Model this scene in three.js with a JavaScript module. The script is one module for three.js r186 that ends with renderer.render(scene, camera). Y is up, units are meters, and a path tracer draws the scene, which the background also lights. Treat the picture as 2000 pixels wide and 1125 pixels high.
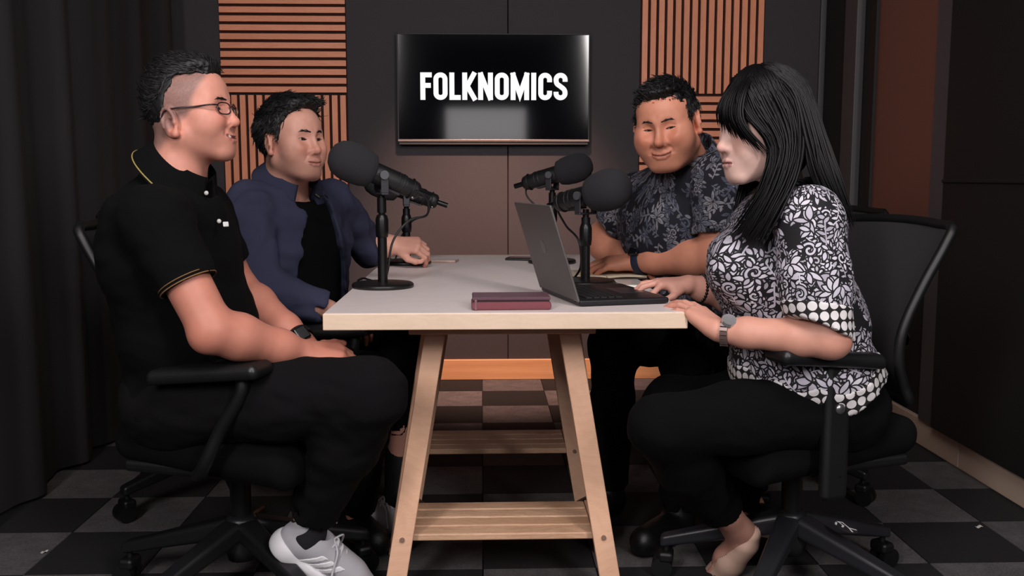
import * as THREE from 'three';
import { RoundedBoxGeometry } from 'three/addons/geometries/RoundedBoxGeometry.js';
import { mergeGeometries } from 'three/addons/utils/BufferGeometryUtils.js';
import { ImprovedNoise } from 'three/addons/math/ImprovedNoise.js';
import { RectAreaLightUniformsLib } from 'three/addons/lights/RectAreaLightUniformsLib.js';

// ---------------------------------------------------------------- camera, lights, exposure
const scene = new THREE.Scene();
scene.background = new THREE.Color(0x000000);
const renderer = new THREE.WebGLRenderer({ antialias: true });
renderer.toneMapping = THREE.LinearToneMapping;
renderer.toneMappingExposure = 1.0;
renderer.shadowMap.enabled = true;
RectAreaLightUniformsLib.init();

const FOCAL = 1850, CAM_H = 1.05;                       // focal length in pixels of the 2000 x 1125 frame, eye height in metres
const camera = new THREE.PerspectiveCamera(2 * Math.atan(562.5 / FOCAL) * 180 / Math.PI, 2000 / 1125, 0.05, 40);
camera.position.set(0, CAM_H, 0);
camera.rotation.order = 'YXZ';
camera.rotation.set(-Math.atan(217.5 / FOCAL), -Math.atan(59 / FOCAL), 0);
camera.updateMatrixWorld(true);

function tag(o, label, category, group, kind) {
  if (label) o.userData.label = label;
  if (category) o.userData.category = category;
  if (group) o.userData.group = group;
  if (kind) o.userData.kind = kind;
  return o;
}
const taken = {};
function numbered(name) {
  const n = taken[name] = (taken[name] ?? -1) + 1;
  return n ? name + '_' + String(n).padStart(3, '0') : name;
}
function thing(name, label, category, [x, y, z] = [0, 0, 0], turn = 0, group) {
  const o = new THREE.Group();
  o.name = numbered(name);
  o.position.set(x, y, z); o.rotation.y = turn;
  scene.add(o);
  return tag(o, label, category, group);
}
function part(name, geo, mat, parent, label) {
  const m = new THREE.Mesh(Array.isArray(geo) ? join(geo) : geo, mat);
  m.name = name; m.castShadow = m.receiveShadow = true;
  if (label) m.userData.label = label;
  parent.add(m);
  return m;
}
function struct(name, geo, mat) {
  const m = part(name, geo, mat, scene);
  m.userData.kind = 'structure';
  return m;
}
function join(list) {
  const plain = list.map((g) => {
    g = g.index ? g.toNonIndexed() : g;
    const o = new THREE.BufferGeometry();
    o.setAttribute('position', g.attributes.position);
    if (!g.attributes.normal) g.computeVertexNormals();
    o.setAttribute('normal', g.attributes.normal);
    o.setAttribute('uv', g.attributes.uv ?? new THREE.BufferAttribute(new Float32Array(g.attributes.position.count * 2), 2));
    if (g.attributes.color) o.setAttribute('color', g.attributes.color);
    return o;
  });
  return mergeGeometries(plain);
}

// unseen lamps out of view, lighting the table, people, screen and lower back wall
function unseen_softbox(name, label, [x, y, z], [tx, ty, tz], w, h, intensity, glow, color) {
  const o = thing(name, label, 'studio light', [x, y, z]);
  o.lookAt(tx, ty, tz);
  const shell = new THREE.MeshStandardMaterial({ color: 0x0c0c0d, roughness: 0.8 });
  const face = new THREE.MeshStandardMaterial({ color: 0x111111, emissive: color, emissiveIntensity: glow, roughness: 0.9 });
  part('housing', [
    new THREE.BoxGeometry(w + 0.06, 0.03, 0.16).translate(0, h / 2 + 0.015, -0.05), new THREE.BoxGeometry(w + 0.06, 0.03, 0.16).translate(0, -h / 2 - 0.015, -0.05),
    new THREE.BoxGeometry(0.03, h, 0.16).translate(w / 2 + 0.015, 0, -0.05), new THREE.BoxGeometry(0.03, h, 0.16).translate(-w / 2 - 0.015, 0, -0.05),
    new THREE.BoxGeometry(w + 0.06, h + 0.06, 0.02).translate(0, 0, -0.13)], shell, o);
  part('diffuser', new THREE.BoxGeometry(w, h, 0.01), face, o);
  const l = new THREE.RectAreaLight(color, intensity, w, h);
  l.name = 'unseen_soft_light';
  l.position.set(0, 0, 0.012); l.rotation.y = Math.PI;
  o.add(l);
  return o;
}
unseen_softbox('unseen_softbox', 'wide white soft lamp out of view under the ceiling, placed to light the table from above', [0.1, 2.76, -0.75], [0.05, 0.8, -2.5], 1.4, 0.6, 13, 2.0, new THREE.Color(1.0, 0.94, 0.935));  // unseen overhead lamp, placed to light tabletop and people from above
unseen_softbox('unseen_softbox', 'tall white soft lamp out of view beside the camera, placed to light faces from the side of the woman', [1.36, 2.15, 0.75], [-0.3, 0.9, -2.4], 0.4, 1.0, 37, 2.5, new THREE.Color(1.0, 0.94, 0.935));  // unseen side lamp, placed to light faces and table legs
unseen_softbox('unseen_softbox', 'tall white soft lamp out of view beside the camera, placed to light faces from the side of the polo shirt man', [-1.18, 2.15, 0.75], [0.4, 0.9, -2.4], 0.4, 1.0, 37, 2.5, new THREE.Color(1.0, 0.94, 0.935));  // unseen lamp on the other side, for faces and table legs
unseen_softbox('unseen_softbox', 'low grey soft lamp out of view behind the camera, placed to reflect in the screen', [0.05, 1.62, 1.3], [0.05, 1.2, -3], 0.9, 0.4, 2.2, 2.2, new THREE.Color(1.0, 0.96, 0.98));  // unseen lamp placed so that it reflects in the wall screen
const spot = new THREE.SpotLight(new THREE.Color(1.0, 0.58, 0.44), 62, 0, 0.38, 1.0, 2);
{
  const o = thing('unseen_ceiling_spot', 'black ceiling spotlight out of view, placed to warm the foot of the wall under the screen', 'spotlight', [0.05, 2.72, -3.3]);  // unseen lamp, placed to give the lower back wall its warm glow
  part('can', new THREE.LatheGeometry([[0.0, 0.14], [0.06, 0.13], [0.065, 0.0], [0.058, 0.0], [0.055, 0.1], [0, 0.105]].map(([a, b]) => new THREE.Vector2(a, b)), 24), new THREE.MeshStandardMaterial({ color: 0x101010, roughness: 0.5 }), o);
  part('lens', new THREE.CylinderGeometry(0.052, 0.052, 0.008, 24).translate(0, 0.03, 0), new THREE.MeshStandardMaterial({ color: 0x222222, emissive: 0xffa060, emissiveIntensity: 2 }), o);
  spot.position.set(0, -0.01, 0);
  spot.target.position.set(0, -2.36, -1.56);
  o.add(spot, spot.target);
}
scene.traverse((o) => { if (o.isSpotLight) { o.castShadow = true; o.shadow.radius = 3; } });

// ---------------------------------------------------------------- helpers
const lensQ = camera.quaternion.clone();
function P(px, py, d) {                                   // the point at distance d in front of the camera plane that the photograph shows at (px, py)
  const v = new THREE.Vector3((px - 1000) / FOCAL, (562.5 - py) / FOCAL, -1).applyQuaternion(lensQ);
  const s = d / -v.z;
  return [v.x * s, CAM_H + v.y * s, -d];
}
const add = (a, b) => [a[0] + b[0], a[1] + b[1], a[2] + b[2]];
const sub = (a, b) => [a[0] - b[0], a[1] - b[1], a[2] - b[2]];
const mul = (a, s) => [a[0] * s, a[1] * s, a[2] * s];
const dot = (a, b) => a[0] * b[0] + a[1] * b[1] + a[2] * b[2];
const cross = (a, b) => [a[1] * b[2] - a[2] * b[1], a[2] * b[0] - a[0] * b[2], a[0] * b[1] - a[1] * b[0]];
const len = (a) => Math.hypot(a[0], a[1], a[2]);
const norm = (a) => mul(a, 1 / (len(a) || 1));
const mix = (a, b, t) => a.map((v, i) => v + (b[i] - v) * t);
const clamp = (x, a = 0, b = 1) => Math.min(b, Math.max(a, x));
const sstep = (a, b, x) => { const t = clamp((x - a) / (b - a)); return t * t * (3 - 2 * t); };
function rng(seed) { let s = seed | 0; return () => { s = (s + 0x6d2b79f5) | 0; let t = Math.imul(s ^ (s >>> 15), 1 | s); t = (t + Math.imul(t ^ (t >>> 7), 61 | t)) ^ t; return ((t ^ (t >>> 14)) >>> 0) / 4294967296; }; }
const perlin = new ImprovedNoise();
const noise = (x, y, z) => perlin.noise(x + 31.7, y + 17.3, z + 5.1);
const V3 = (a) => new THREE.Vector3(a[0], a[1], a[2]);
function tube(points, r, seg = 24, sides = 10, closed = false) {
  return new THREE.TubeGeometry(new THREE.CatmullRomCurve3(points.map(V3), closed, 'centripetal'), seg, r, sides, closed);
}
function barBetween(a, b, w, t, up = [0, 0, 1], bevel = 0.003) {            // a plank from a to b, w wide across, t thick along `up`
  const y = norm(sub(b, a)), x = norm(cross(y, up)), z = cross(x, y);
  const g = new RoundedBoxGeometry(w, len(sub(b, a)), t, 2, bevel);
  const m = new THREE.Matrix4().makeBasis(V3(x), V3(y), V3(z)).setPosition(V3(mul(add(a, b), 0.5)));
  return g.applyMatrix4(m);
}
function canvasTex(w, h, draw, srgb = true) {
  const c = document.createElement('canvas'); c.width = w; c.height = h;
  draw(c.getContext('2d'), w, h);
  const t = new THREE.CanvasTexture(c);
  t.wrapS = t.wrapT = THREE.RepeatWrapping;
  if (srgb) t.colorSpace = THREE.SRGBColorSpace;
  return t;
}
function dataTex(n, f, srgb = false) {                    // square tileable texture from f(u, v) -> 0..1 or [r, g, b]
  const a = new Uint8Array(n * n * 4);
  for (let j = 0; j < n; j++) for (let i = 0; i < n; i++) {
    const v = f(i / n, j / n), o = (j * n + i) * 4;
    for (let c = 0; c < 3; c++) a[o + c] = clamp(Array.isArray(v) ? v[c] : v) * 255;
    a[o + 3] = 255;
  }
  const t = new THREE.DataTexture(a, n, n);
  t.wrapS = t.wrapT = THREE.RepeatWrapping; t.magFilter = THREE.LinearFilter; t.minFilter = THREE.LinearMipmapLinearFilter; t.generateMipmaps = true;
  if (srgb) t.colorSpace = THREE.SRGBColorSpace;
  t.needsUpdate = true;
  return t;
}
function tnoise(u, v, f, seed = 0) {                      // tileable noise
  const a = u * 2 * Math.PI, b = v * 2 * Math.PI, r = f / 6.283;
  return perlin.noise(Math.cos(a) * r + 11 + seed, Math.sin(a) * r + Math.cos(b) * r + 7.7, Math.sin(b) * r + 3.3 + seed);
}
const weave = dataTex(256, (u, v) => 0.5 + 0.25 * Math.sin(u * 6.2832 * 64) * Math.sin(v * 6.2832 * 64) + 0.25 * tnoise(u, v, 60));
const grit = dataTex(256, (u, v) => 0.5 + 0.5 * tnoise(u, v, 120) + 0.3 * tnoise(u, v, 30, 5));
const woodMap = (base, dark, seed) => dataTex(512, (u, v) => {
  const w = tnoise(u * 1, v, 6, seed) * 0.5, g = 0.5 + 0.5 * Math.sin((v * 16 + w * 3 + tnoise(u, v, 3, seed + 3) * 2) * 6.2832);
  const fine = tnoise(u * 0.25, v, 200, seed + 9), t = clamp(0.25 * g + 0.35 * fine + 0.2 + 0.4 * tnoise(u, v, 5, seed + 1));
  return mix(base, dark, t);
}, true);
function rep(t, x, y) { const c = t.clone(); c.repeat.set(x, y); c.needsUpdate = true; return c; }
const cloth3 = (color, extra = {}) => new THREE.MeshPhysicalMaterial({ color, roughness: 0.95, specularIntensity: 0.25, bumpMap: rep(weave, 1, 1), bumpScale: 0.0004, ...extra });
const std = (color, roughness = 0.6, extra = {}) => new THREE.MeshStandardMaterial({ color, roughness, ...extra });
const M = {
  blackPlastic: std(0x111113, 0.45, { bumpMap: rep(grit, 6, 6), bumpScale: 0.0002 }),
  blackMetal: std(0x0f0f10, 0.35, { metalness: 0.3 }),
  foam: std(0x222226, 1.0, { bumpMap: rep(grit, 5, 3), bumpScale: 0.0006 }),
  steel: std(0x9a9a9c, 0.3, { metalness: 0.9 }),
  grey: std(0x55565a, 0.45, { metalness: 0.4 }),
};
// ---------------------------------------------------------------- the room
const BACK = -4.86, LEFT = -1.58, RIGHT = 1.74, TOP = 2.9, FRONT = 1.9;
const wallPaint = std(0x312c2f, 0.75, { bumpMap: rep(grit, 4, 4), bumpScale: 0.0006 });
const darkPaint = std(0x1b191b, 0.8, { bumpMap: rep(grit, 4, 4), bumpScale: 0.0006 });
{
  const wall = new THREE.Group(); wall.name = 'wall_back'; wall.userData.kind = 'structure'; scene.add(wall);
  const seam = P(992, 20, 4.86)[0];
  const pane = (x0, x1) => new RoundedBoxGeometry(x1 - x0 - 0.004, TOP + 0.1, 0.1, 2, 0.003).translate((x0 + x1) / 2, TOP / 2, BACK - 0.05);
  part('wall_panel', pane(LEFT - 0.1, seam), wallPaint, wall);
  part('wall_panel', pane(seam, RIGHT + 0.1), wallPaint, wall);
  part('wall_core', new THREE.BoxGeometry(RIGHT - LEFT + 0.2, TOP + 0.1, 0.06).translate((LEFT + RIGHT) / 2, TOP / 2, BACK - 0.1), darkPaint, wall);
}
struct('wall_left', new THREE.BoxGeometry(0.1, TOP, FRONT - BACK + 0.2).translate(LEFT - 0.05, TOP / 2, (FRONT + BACK) / 2), darkPaint);
struct('wall_right', new THREE.BoxGeometry(0.1, TOP, FRONT - BACK + 0.2).translate(RIGHT + 0.05, TOP / 2, (FRONT + BACK) / 2), darkPaint);
struct('wall_front', new THREE.BoxGeometry(RIGHT - LEFT + 0.2, TOP, 0.1).translate((LEFT + RIGHT) / 2, TOP / 2, FRONT + 0.05), darkPaint);
struct('ceiling', new THREE.BoxGeometry(RIGHT - LEFT + 0.2, 0.1, FRONT - BACK + 0.2).translate((LEFT + RIGHT) / 2, TOP + 0.05, (FRONT + BACK) / 2), darkPaint);
{
  const floor = new THREE.Group(); floor.name = 'floor'; floor.userData.kind = 'structure'; scene.add(floor);
  part('floor_slab', new THREE.BoxGeometry(RIGHT - LEFT + 0.2, 0.1, FRONT - BACK + 0.2).translate((LEFT + RIGHT) / 2, -0.058, (FRONT + BACK) / 2), std(0x0b0a0b, 0.95), floor);
  const T = 0.305, geo = new RoundedBoxGeometry(T - 0.0025, 0.008, T - 0.0025, 1, 0.002);
  const carpet = (c) => std(c, 0.95, { bumpMap: rep(grit, 2, 2), bumpScale: 0.0015, map: dataTex(128, (u, v) => 0.86 + 0.2 * tnoise(u, v, 60) + 0.1 * tnoise(u, v, 6), true) });
  const light = [0x625d5f, 0x5c585a, 0x676264].map(carpet), dark = [0x0c0b0c, 0x0f0e0f].map(carpet);
  const r = rng(5);
  for (let j = -7; j < 7; j++) for (let i = -6; i < 6; i++) {
    const x0 = Math.max(i * T, LEFT), x1 = Math.min((i + 1) * T, RIGHT);
    if (x1 - x0 < 0.02) continue;
    const even = ((i + j) % 2 + 2) % 2 === 0, set = even ? light : dark;
    const m = part('floor_tile', geo, set[Math.floor(r() * set.length)], floor);
    const z1 = -(2.755 + j * T), z0 = Math.max(z1 - T, BACK);
    m.scale.set((x1 - x0) / T, 1, (z1 - z0) / T);
    m.position.set((x0 + x1) / 2, -0.004, (z0 + z1) / 2);
  }
}
const boardWood = std(0xffffff, 0.5, { map: woodMap([0.80, 0.62, 0.45], [0.68, 0.48, 0.33], 3) });
{
  const bb = new THREE.Group(); bb.name = 'baseboard_back'; bb.userData.kind = 'structure'; scene.add(bb);
  part('board', new RoundedBoxGeometry(RIGHT - LEFT, 0.107, 0.02, 2, 0.004).translate((LEFT + RIGHT) / 2, 0.0535, BACK + 0.01), boardWood, bb);
  const br = new THREE.Group(); br.name = 'baseboard_right'; br.userData.kind = 'structure'; scene.add(br);
  for (const [z0, z1] of [[BACK + 0.02, -3.95], [-3.95, -3.28], [-3.28, -1.6]])
    part('board', new RoundedBoxGeometry(0.02, 0.107, z1 - z0 - 0.003, 2, 0.004).translate(RIGHT - 0.01, 0.0535, (z0 + z1) / 2), std(0xd0b8a4, 0.55), br);
}
// the right wall: corner post, jambs, a brown pane in a dark frame and a black cladding
{
  const grey = std(0x4a474a, 0.55), black = std(0x0d0c0d, 0.7), brown = std(0x6a4238, 0.35);
  const dOf = (px) => 3219 / (px - 941);
  const strip = (name, d0, d1, proud, y0, y1, mat) => struct(name, new RoundedBoxGeometry(proud, y1 - y0, d0 - d1, 2, 0.004).translate(RIGHT - proud / 2, (y0 + y1) / 2, -(d0 + d1) / 2), mat);
  strip('trim_1', 4.86, dOf(1606), 0.03, 0.11, TOP, grey);
  strip('trim_2', dOf(1658), dOf(1682), 0.04, 0.11, TOP, grey);
  strip('trim_3', dOf(1841), dOf(1872), 0.035, 0.11, TOP, grey);
  const w = new THREE.Group(); w.name = 'window_1'; w.userData.kind = 'structure'; scene.add(w);
  const a = dOf(1716), b = dOf(1841), yb = 0.82, yt = 2.45, zc = -(a + b) / 2;
  part('pane', new RoundedBoxGeometry(0.012, yt - yb, a - b, 1, 0.002).translate(RIGHT - 0.012, (yt + yb) / 2, zc), brown, w);
  part('window_frame', [
    new THREE.BoxGeometry(0.03, 0.05, a - b + 0.1).translate(RIGHT - 0.015, yb - 0.025, zc), new THREE.BoxGeometry(0.03, 0.05, a - b + 0.1).translate(RIGHT - 0.015, yt + 0.025, zc),
    new THREE.BoxGeometry(0.03, yt - yb + 0.1, 0.05).translate(RIGHT - 0.015, (yt + yb) / 2, -a - 0.025)], black, w);
  struct('trim_4', new RoundedBoxGeometry(0.05, TOP - 0.11, dOf(1876) - 1.2, 2, 0.005).translate(RIGHT - 0.025, (TOP + 0.11) / 2, -(dOf(1876) + 1.2) / 2), black);
  struct('trim_5', new RoundedBoxGeometry(0.056, 0.012, dOf(1876) - 1.2, 2, 0.003).translate(RIGHT - 0.028, P(1950, 355, 2.9)[1], -(dOf(1876) + 1.2) / 2), black);
}
// slatted acoustic panels, two squares each side of the screen
{
  const slatMats = [0, 1, 2, 3].map((s) => std(0xffffff, 0.5, { map: rep(woodMap(mix([0.94, 0.60, 0.45], [0.89, 0.565, 0.41], s / 3), mix([0.84, 0.51, 0.37], [0.81, 0.485, 0.345], s / 3), 20 + s), 1, 0.12) }));
  const felt = std(0x2e110b, 0.95), r = rng(8);
  const panel = (x0, x1, y0, y1, vertical, label) => {
    const o = thing('slat_panel', label, 'wall panel', [(x0 + x1) / 2, (y0 + y1) / 2, BACK]);
    const w = x1 - x0, h = y1 - y0, n = 15, pitch = (vertical ? w : h) / n;
    part('backing', new THREE.BoxGeometry(w, h, 0.009).translate(0, 0, 0.0045), felt, o);
    const L = vertical ? h : w, geo = new RoundedBoxGeometry(L - 0.004, pitch * 0.68, 0.013, 1, 0.0015);
    for (let i = 0; i < n; i++) {
      const m = part('slat', geo, slatMats[Math.floor(r() * 4)], o), q = -(vertical ? w : h) / 2 + pitch * (i + 0.5);
      m.position.set(vertical ? q : 0, vertical ? 0 : q, 0.0155);
      if (vertical) m.rotation.z = Math.PI / 2;
    }
  };
  const xl0 = P(431, 90, 4.86)[0], xl1 = P(677, 90, 4.86)[0], xr0 = P(1250, 90, 4.86)[0], xr1 = P(1491, 90, 4.86)[0];
  const ym = P(560, 184, 4.86)[1], S = 0.645;
  panel(xl0, xl1, ym, ym + S, false, 'orange wood wall panel of horizontal slats, on the upper wall beside the black curtain');
  panel(xl0, xl1, ym - S, ym - 0.004, true, 'orange wood wall panel of vertical slats, behind the man in the navy jacket');
  panel(xr0, xr1, ym + 0.004, ym + S, true, 'orange wood wall panel of vertical slats, above the man in the dark floral shirt');
  panel(xr0, xr1, ym - S, ym, false, 'orange wood wall panel of horizontal slats, showing between the floral shirt man and the woman');
}
// wall screen
{
  const a = P(774, 64, 4.8), b = P(1151, 274, 4.8), w = b[0] - a[0], h = a[1] - b[1];
  const o = thing('television', 'wide black wall screen showing the bold white word FOLKNOMICS', 'television', [(a[0] + b[0]) / 2, (a[1] + b[1]) / 2, BACK]);
  part('wall_mount', new THREE.BoxGeometry(0.3, 0.25, 0.03).translate(0, 0, 0.015), M.blackMetal, o);
  part('back_shell', new RoundedBoxGeometry(w - 0.01, h - 0.01, 0.03, 3, 0.008).translate(0, 0, 0.04), M.blackPlastic, o);
  const bz = 0.007;
  part('bezel', [new RoundedBoxGeometry(w, bz, 0.02, 2, 0.002).translate(0, h / 2 - bz / 2, 0.05), new RoundedBoxGeometry(bz, h, 0.02, 2, 0.002).translate(-w / 2 + bz / 2, 0, 0.05),
    new RoundedBoxGeometry(bz, h, 0.02, 2, 0.002).translate(w / 2 - bz / 2, 0, 0.05)], M.blackPlastic, o);
  part('lower_bezel', new RoundedBoxGeometry(w, 0.014, 0.022, 2, 0.003).translate(0, -h / 2 - 0.002, 0.051), std(0x6a5a52, 0.3, { metalness: 0.7 }), o, 'thin bronze lower edge strip');
  part('speaker_strip', new RoundedBoxGeometry(w - 0.01, 0.014, 0.03, 2, 0.003).translate(0, -h / 2 - 0.016, 0.04), std(0x2a211e, 0.5), o);
  const letters = canvasTex(1508, 844, (g, W, H) => {
    g.fillStyle = '#020204'; g.fillRect(0, 0, W, H);
    g.strokeStyle = '#ffffff'; g.lineCap = 'butt'; g.lineJoin = 'miter';
    const T = 306, B = 526, k = 40, hk = k / 2; g.lineWidth = k;
    const path = (...pts) => { g.beginPath(); pts.forEach(([x, y], i) => (i ? g.lineTo(x, y) : g.moveTo(x, y))); g.stroke(); };
    const rr = (x, w) => { g.beginPath(); g.roundRect(x + hk, T + hk, w - k, B - T - k, (w - k) / 2 * 0.96); g.stroke(); };
    let x = 172;
    path([x + hk, T], [x + hk, B]); path([x, T + hk], [x + 92, T + hk]); path([x, T + 104], [x + 84, T + 104]); x += 104;                      // F
    rr(x, 112); x += 126;                                                                                                                    // O
    path([x + hk, T], [x + hk, B]); path([x, B - hk], [x + 90, B - hk]); x += 102;                                                           // L
    path([x + hk, T], [x + hk, B]); path([x + 100, T - 2], [x + 40, T + 108], [x + 104, B + 2]); x += 126;                                    // K
    path([x + hk, B], [x + hk, T]); path([x + 118 - hk, B], [x + 118 - hk, T]); path([x + hk - 4, T], [x + 118 - hk + 4, B]); x += 132;       // N
    rr(x, 112); x += 126;                                                                                                                    // O
    path([x + hk, B], [x + hk, T]); path([x + 148 - hk, B], [x + 148 - hk, T]); path([x + hk - 6, T], [x + 74, B - 46], [x + 148 - hk + 6, T]); x += 164;   // M
    path([x + hk, T], [x + hk, B]); x += 56;                                                                                                 // I
    g.beginPath(); { const w = 110, r = (w - k) / 2; g.moveTo(x + w - hk, T + 76); g.lineTo(x + w - hk, T + hk + r); g.arc(x + hk + r, T + hk + r, r, 0, Math.PI, true); g.lineTo(x + hk, B - hk - r); g.arc(x + hk + r, B - hk - r, r, Math.PI, 0, true); g.lineTo(x + w - hk, B - 76); } g.stroke(); x += 122;   // C
    g.beginPath(); { const w = 112, r = (w - k) / 2, m = (T + B) / 2; g.moveTo(x + w - hk, T + 72); g.lineTo(x + w - hk, T + hk + r); g.arc(x + hk + r, T + hk + r, r, 0, Math.PI, true); g.bezierCurveTo(x + hk, m - 14, x + hk + 20, m - 14, x + w / 2, m); g.bezierCurveTo(x + w - hk - 20, m + 14, x + w - hk, m + 20, x + w - hk, B - hk - r); g.arc(x + hk + r, B - hk - r, r, 0, Math.PI, false); g.lineTo(x + hk, B - 68); } g.stroke();   // S
  });
  letters.wrapS = letters.wrapT = THREE.ClampToEdgeWrapping;
  const glass = new THREE.MeshStandardMaterial({ color: 0x020203, roughness: 0.06, emissive: 0xffffff, emissiveMap: letters, emissiveIntensity: 1.0 });
  part('screen', new THREE.PlaneGeometry(w - 2 * bz, h - bz).translate(0, 0, 0.0575), glass, o);
  const glow = new THREE.RectAreaLight(0xffffff, 0.06, w * 0.8, 0.15); glow.name = 'screen_light'; glow.position.set(0, 0.02, 0.06); glow.rotation.y = Math.PI; o.add(glow);
}
// black curtain along the left wall
{
  const o = thing('curtain', 'tall black pleated curtain hanging along the wall beside the polo shirt man', 'curtain', [LEFT, 0, 0]);
  const N = 420, K = 14, pos = [], idx = [], z0 = -1.0, z1 = -4.84;
  const sheet = (side) => {
    const base = pos.length / 3;
    for (let j = 0; j <= K; j++) for (let i = 0; i <= N; i++) {
      const t = i / N, v = j / K, z = z0 + (z1 - z0) * t, y = 0.012 + v * 2.75;
      const ph = t * 62 + 2.2 * noise(t * 9, 0, 1) + 0.5 * noise(t * 20, v * 1.5, 3);
      const amp = 0.03 + 0.014 * noise(t * 12, v, 7);
      const x = 0.085 + amp * (Math.sin(ph) + 0.28 * Math.sin(2.3 * ph + 1)) + side * 0.0015 + (1 - v) * 0.015;
      pos.push(x, y, z + 0.012 * Math.cos(ph));
    }
    for (let j = 0; j < K; j++) for (let i = 0; i < N; i++) { const a = base + j * (N + 1) + i, b = a + N + 1; side > 0 ? idx.push(a, b, a + 1, b, b + 1, a + 1) : idx.push(a, a + 1, b, b, a + 1, b + 1); }
  };
  sheet(1); sheet(-1);
  const g = new THREE.BufferGeometry(); g.setAttribute('position', new THREE.Float32BufferAttribute(pos, 3)); g.setIndex(idx); g.computeVertexNormals();
  part('cloth', g, std(0x222023, 0.9), o);
  part('curtain_rail', new THREE.CylinderGeometry(0.012, 0.012, 3.86, 12).rotateX(Math.PI / 2).translate(0.085, 2.79, (z0 + z1) / 2), M.blackMetal, o);
}
// ---------------------------------------------------------------- table on two trestles
const TABLE_Y = 0.75, TX0 = -0.352, TX1 = 0.46, TZ0 = -2.08, TZ1 = -3.65;
{
  const cx = (TX0 + TX1) / 2, cz = (TZ0 + TZ1) / 2, w = TX1 - TX0, d = TZ0 - TZ1;
  const o = thing('tabletop', 'pale grey tabletop with beige wood edges resting on two trestles', 'table', [cx, TABLE_Y - 0.038, cz]);
  const top = std(0xffffff, 0.42, { map: rep(woodMap([0.88, 0.835, 0.825], [0.85, 0.80, 0.79], 41), 1, 1), bumpMap: rep(grit, 8, 8), bumpScale: 0.0001 });
  const edge = std(0xffffff, 0.5, { map: rep(woodMap([0.88, 0.78, 0.69], [0.83, 0.73, 0.63], 44), 2, 0.15) });
  part('surface', new THREE.BoxGeometry(w - 0.006, 0.034, d - 0.006).translate(0, 0.021, 0), top, o);
  part('edge_band', [new RoundedBoxGeometry(w, 0.037, 0.02, 2, 0.0025).translate(0, 0.0185, d / 2 - 0.01), new RoundedBoxGeometry(w, 0.037, 0.02, 2, 0.0025).translate(0, 0.0185, -d / 2 + 0.01),
    new RoundedBoxGeometry(0.02, 0.037, d - 0.041, 2, 0.0025).translate(w / 2 - 0.01, 0.0185, 0), new RoundedBoxGeometry(0.02, 0.037, d - 0.041, 2, 0.0025).translate(-w / 2 + 0.01, 0.0185, 0)], edge, o);
  const birch = [0, 1].map((s) => std(0xffffff, 0.5, { map: rep(woodMap([0.93, 0.745, 0.62], [0.87, 0.675, 0.55], 50 + s), 0.12, 1.4) }));
  const pine = [0, 1, 2].map((s) => std(0xffffff, 0.5, { map: rep(woodMap(mix([0.87, 0.72, 0.60], [0.80, 0.64, 0.52], s / 2), [0.68, 0.52, 0.40], 60 + s), 1, 0.15) }));
  const trestle = (label, zf, out) => {
    const t = thing('trestle', label, 'trestle', [0.05, 0, zf - 0.15]);
    const H = TABLE_Y - 0.039, x0 = 0.274, x1 = 0.166;
    for (const s of [-1, 1]) {
      const f = part('leg', barBetween([s * x0, 0, 0.155], [s * x1, H - 0.045, 0.075], 0.05, 0.022), birch[0], t);
      part('bolt', new THREE.CylinderGeometry(0.006, 0.006, 0.005, 14).rotateX(Math.PI / 2).translate(s * (x0 - 0.026), 0.165, 0.149), std(0x8d7263, 0.5), f);
      part('leg', barBetween([s * (x0 + out), 0, -0.165], [s * (x1 + out), H - 0.045, -0.07], 0.05, 0.022), birch[1], t);
    }
    part('top_beam', new RoundedBoxGeometry(0.46, 0.045, 0.2, 2, 0.004).translate(0, H - 0.0225, 0), birch[1], t);
    for (let i = 0; i < 4; i++) part('shelf_slat', new RoundedBoxGeometry(2 * (x0 - 0.047), 0.018, 0.052, 2, 0.004).translate(0, 0.157, 0.088 - i * 0.06), pine[(i + 1) % 3], t);
    for (const s of [-1, 1]) part('shelf_rail', new RoundedBoxGeometry(0.018, 0.03, 0.26, 2, 0.003).translate(s * 0.238, 0.15, 0.0), pine[1], t);
    return t;
  };
  trestle('pale wood trestle with slatted shelf under the end of the table nearest the camera', -2.24, 0.015);
  trestle('pale wood trestle with slatted shelf under the end of the table by the screen wall', -2.98, 0.075);
}
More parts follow.
